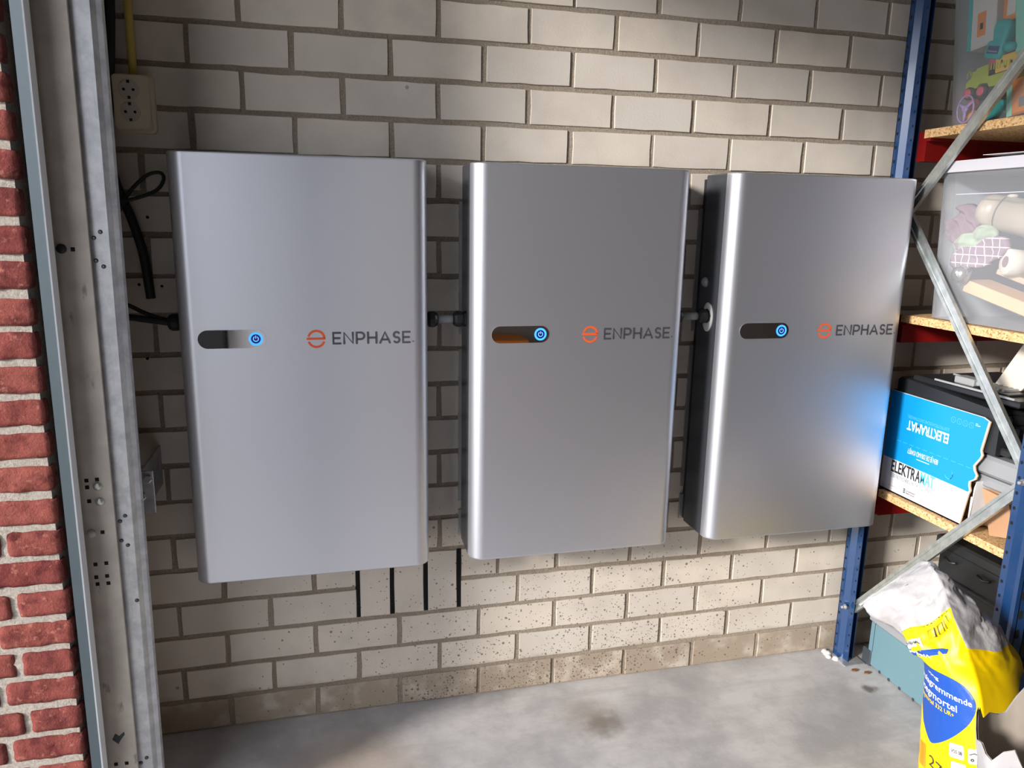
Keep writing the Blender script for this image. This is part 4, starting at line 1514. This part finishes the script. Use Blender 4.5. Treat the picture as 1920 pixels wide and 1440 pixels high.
def sack_point(s, t):
    """s: 0..4 round the section (0-1 front, 1-2 right gusset, 2-3 back, 3-4 left), t: 0..7 up the sack"""
    t = min(max(t, 0.0), len(SEC) - 1.0)
    i = min(int(t), len(SEC) - 2)
    f = t - i
    def corner(k):
        P = [Vector(SEC[min(max(q, 0), len(SEC) - 1)][k % 4]) for q in (i - 1, i, i + 1, i + 2)]
        a, b, c, d = P
        return 0.5 * ((2 * b) + (c - a) * f + (2 * a - 5 * b + 4 * c - d) * f * f + (3 * b - a - 3 * c + d) * f ** 3)
    k = int(s) % 4
    g = s - int(s)
    A, B = corner(k), corner(k + 1)
    ctr = (corner(0) + corner(1) + corner(2) + corner(3)) / 4
    p = A.lerp(B, g)
    outw = p - ctr
    outw.z = 0
    flat = 1.0 if t < 4.5 else max(0.0, (7 - t) / 2.5)
    bul = 4 * g * (1 - g) * (0.030, 0.018, 0.03, 0.01)[k] * flat
    if outw.length > 1e-6:
        p = p + outw.normalized() * bul
    w = 0.0016 + 0.0115 * max(0.0, min(1.0, (t - 3.3) / 1.4)) * (1 if t < 6.8 else 0.4)
    q = Vector((p.x * 17, p.y * 17, p.z * 9))
    p = p + Vector((noise.noise(q), noise.noise(q + Vector((9, 3, 1))), noise.noise(q + Vector((2, 8, 5))))) * w
    q2 = q * 3.1
    ridge = (abs(noise.noise(q2)) - 0.25) * w * 0.9
    fold = max(0.0, 1 - abs(noise.noise(Vector((p.x * 11 + p.z * 9, p.y * 11, p.z * 4)) + Vector((4, 4, 4)))) * 7)
    if outw.length > 1e-6:
        p = p - outw.normalized() * (ridge - fold * w * 0.55)
    return p
def sack_normal(s, t):
    e = 0.02
    a = sack_point(s + e, t) - sack_point(s - e, t)
    b = sack_point(s, t + e) - sack_point(s, t - e)
    n = a.cross(b).normalized()
    return n if n.dot(FRONT) > 0 else -n

sk_ = thing('mortar_sack', (1.15, -0.7, 0), 'yellow, white and blue paper sack of mortar with a folded crumpled top', 'sack')
NS, NTT = 96, 150
vs_, fs_, mi_ = [], [], []
for j in range(NTT + 1):
    for i in range(NS):
        vs_.append(sack_point(4.0 * i / NS, 7.0 * j / NTT))
m = MB()
m.v = [tuple(p) for p in vs_]
for j in range(NTT):
    for i in range(NS):
        i2 = (i + 1) % NS
        s_, t_ = 4.0 * (i + 0.5) / NS, 7.0 * (j + 0.5) / NTT
        lim = 4.92 if s_ < 1 else (4.15 if s_ < 2 else 4.4)
        m.f.append([j * NS + i, j * NS + i2, (j + 1) * NS + i2, (j + 1) * NS + i])
        m.mi.append(1 if t_ < lim else 0)
        m.sm.append(True)
m.f.append(list(range(NS))[::-1]); m.mi.append(0); m.sm.append(False)
m.f.append([NTT * NS + i for i in range(NS)]); m.mi.append(0); m.sm.append(False)
part('sack_paper', m, ['sack_white', 'sack_yellow'], sk_)
def on_sack(V2, F2, mat, name, off=0.0012, label=None, sub=False):
    """2-D shape in (s,t) laid onto the paper"""
    m = MB()
    m.add([sack_point(a, b) + sack_normal(a, b) * off for a, b in V2], F2)
    return part(name, m, mat, sk_, label, fix=False)
def poly_fill(fn, na=26, nb=12):
    """fan of rings from a centre: fn(angle)->(s,t) outline"""
    pts = [fn(2 * math.pi * i / na) for i in range(na)]
    c = (sum(p[0] for p in pts) / na, sum(p[1] for p in pts) / na)
    V2 = [c]
    F2 = []
    for r in range(1, nb + 1):
        k = r / nb
        V2 += [(c[0] + (p[0] - c[0]) * k, c[1] + (p[1] - c[1]) * k) for p in pts]
    for i in range(na):
        F2.append([0, 1 + i, 1 + (i + 1) % na])
    for r in range(nb - 1):
        for i in range(na):
            a = 1 + r * na + i; b = 1 + r * na + (i + 1) % na
            F2.append([a, a + na, b + na, b])
    return V2, F2
def outline(pts, na=60):
    P = [Vector((a, b, 0)) for a, b in pts]
    cyc = P + P[:3]
    def fn(ang):
        u = ang / (2 * math.pi) * len(P)
        i = int(u) % len(P); f = u - int(u)
        a, b, c, d = cyc[i - 1] if i else P[-1], P[i], cyc[i + 1], cyc[i + 2]
        q = 0.5 * ((2 * b) + (c - a) * f + (2 * a - 5 * b + 4 * c - d) * f * f + (3 * b - a - 3 * c + d) * f ** 3)
        return (q.x, q.y)
    return fn
on_sack(*poly_fill(outline([(0.36, 1.72), (0.60, 1.98), (0.84, 2.36), (0.91, 2.74), (0.74, 3.12), (0.42, 3.26), (0.12, 3.20), (0.03, 2.95), (0.03, 2.55), (0.13, 2.10), (0.26, 1.80)]), 66, 16), 'sack_blue', 'blue_drop', 0.0012, 'blue drop shaped print')
def sack_text(body, s0, s1, t0, hgt, mat, slant=0.0, flip=False, off=0.0022, label=None, bold=0.01):
    V2, F2 = text2d(body, 1.0, None, bold)
    W = max(v[0] for v in V2)
    out = []
    for a, b in V2:
        u = a / W
        if flip:
            u, bb = 1 - u, -b
        else:
            bb = b
        out.append((s0 + (s1 - s0) * u, t0 + bb * hgt / 0.7 + slant * u))
    return on_sack(out, F2, mat, 'lettering', off, label)
sack_text('uitslagremmende', -0.10 + 0.12, 0.86, 2.76, 0.13, 'sack_print_white', -0.13, label='white lettering uitslagremmende')
sack_text('voegmortel', 0.05, 0.66, 2.56, 0.13, 'sack_print_white', -0.12, label='white lettering voegmortel')
sack_text('voegmortel 332 UR+', 0.06, 0.62, 2.44, 0.075, 'sack_yellow', -0.11, label='yellow lettering voegmortel 332 UR+')
sack_text('ving', 0.26, 0.44, 3.00, 0.09, 'sack_print_white', -0.06)
sack_text('2772', 0.30, 0.66, 1.34, 0.17, 'sack_print_dark', -0.14, bold=0.0)
on_sack([(0.10, 3.92), (0.42, 4.02), (0.72, 4.12), (0.76, 4.22), (0.70, 4.28), (0.40, 4.20), (0.08, 4.10)], [[0, 1, 5, 6], [1, 2, 3, 4, 5]], 'sack_blue', 'blue_stripe', 0.004, 'blue stripe')
sack_text('Voegmortel', 0.10, 0.50, 4.20, 0.14, 'sack_print_white', -0.1, True, 0.0055)
on_sack([(0.10, 4.26), (0.28, 4.30), (0.44, 4.34), (0.46, 4.58), (0.28, 4.54), (0.12, 4.50)], [[0, 1, 4, 5], [1, 2, 3, 4]], 'sack_print_white', 'brand_panel', 0.004)
on_sack([(0.04, 4.24), (0.09, 4.26), (0.11, 4.50), (0.06, 4.48)], [[0, 1, 2, 3]], 'sack_print_green', 'brand_mark', 0.0045)
sack_text('weber', 0.14, 0.42, 4.48, 0.13, 'sack_print_dark', 0.0, True, 0.0055, 'dark upside-down lettering weber')
for q in range(3):
    a = 0.62 + q * 0.11
    V2, F2 = ribbon([[(a, 4.56 + q * 0.02), (a + 0.075, 4.57 + q * 0.02), (a + 0.075, 4.76 + q * 0.02), (a, 4.75 + q * 0.02), (a, 4.56 + q * 0.02)]], 0.010, 4)
    on_sack(V2, F2, 'sack_print_dark', 'warning_icon', 0.004)
for q in range(22):
    a = 0.04 + q * 0.042
    on_sack([(a, 4.865), (a + 0.022, 4.865), (a + 0.022, 4.88), (a, 4.88)], [[0, 1, 2, 3]], 'sack_print_dark', 'dashed_line', 0.002)
for (a, b, txt) in ((0.56, 1.66, 'VSS 08'), (0.78, 1.64, ''), (0.58, 1.38, 'mortel'), (0.80, 1.34, '25 kg')):
    q = rrect(a + 0.30 - 0.30, a + 0.17, b, b + 0.22, 0.02, 3)
    on_sack(q, [list(range(len(q)))], 'sack_print_white', 'info_panel', 0.0022)
    if txt:
        sack_text(txt, a + 0.02, a + 0.15, b + 0.08, 0.055, 'sack_print_dark', -0.01, off=0.0034)
V2, F2 = ribbon([[(0.80, 1.77), (0.86, 1.80), (0.91, 1.78), (0.92, 1.74)], arc(0.83, 1.70, 0.016, 0, 360, 10)], 0.014, 5)
on_sack(V2, F2, 'sack_print_dark', 'tap_icon', 0.0034)
for q in range(7):
    a = 0.20 + q * 0.022
    on_sack([(a - 0.1, 1.20), (a - 0.091, 1.20), (a - 0.091, 1.62), (a - 0.1, 1.62)], [[0, 1, 2, 3]], 'toy_orange', 'barcode_bar', 0.0015)
on_sack([(1.62, 2.3), (1.95, 2.3), (1.95, 3.0), (1.75, 3.1), (1.58, 2.8)], [[0, 1, 2, 3, 4]], 'sack_blue', 'side_print', 0.004)

# torn empty sack standing in front, at the right edge of the view
ts = thing('torn_sack', (1.005, -0.955, 0), 'torn open paper sack with greyish inside leaning on the mortar sack', 'sack')
def torn(ring_fn, name, mat, nz=26, na=40, arc_=(0, 360)):
    m = MB()
    top = []
    for j in range(nz + 1):
        for i in range(na + 1):
            ang = R(arc_[0] + (arc_[1] - arc_[0]) * i / na)
            m.v.append(ring_fn(ang, j / nz))
    for j in range(nz):
        for i in range(na):
            a = j * (na + 1) + i
            m.f.append([a, a + 1, a + na + 2, a + na + 1]); m.mi.append(0); m.sm.append(True)
    return part(name, m, mat, ts)
def tfn(k):
    def fn(ang, h):
        rim = 0.405 + 0.05 * math.sin(ang) - 0.02 * math.cos(ang) + 0.022 * math.sin(ang * 2 + 0.6) + 0.022 * math.sin(ang * 5 + 2) + 0.012 * math.sin(ang * 11)
        z = 0.003 + (rim - 0.003) * h
        q = Vector((math.cos(ang) * 1.7, math.sin(ang) * 1.7, h * 3))
        r = 1.0 + 0.10 * noise.noise(q * 1.5) + 0.05 * noise.noise(q * 4)
        fl = 0.018 * max(0, h - 0.7) / 0.3
        return (1.005 + (0.115 * r + fl - k) * math.cos(ang), -0.955 + (0.07 * r + fl - k) * math.sin(ang), z)
    return fn
torn(tfn(0.0), 'outer_paper', 'sack_white')
torn(tfn(0.003), 'inner_paper', 'sack_inside')
m = MB()
m.prism([(1.005 + 0.1 * math.cos(R(a)), -0.955 + 0.058 * math.sin(R(a))) for a in range(0, 360, 20)], 'z', 0.001, 0.06)
part('contents', m, 'sack_inside', ts)
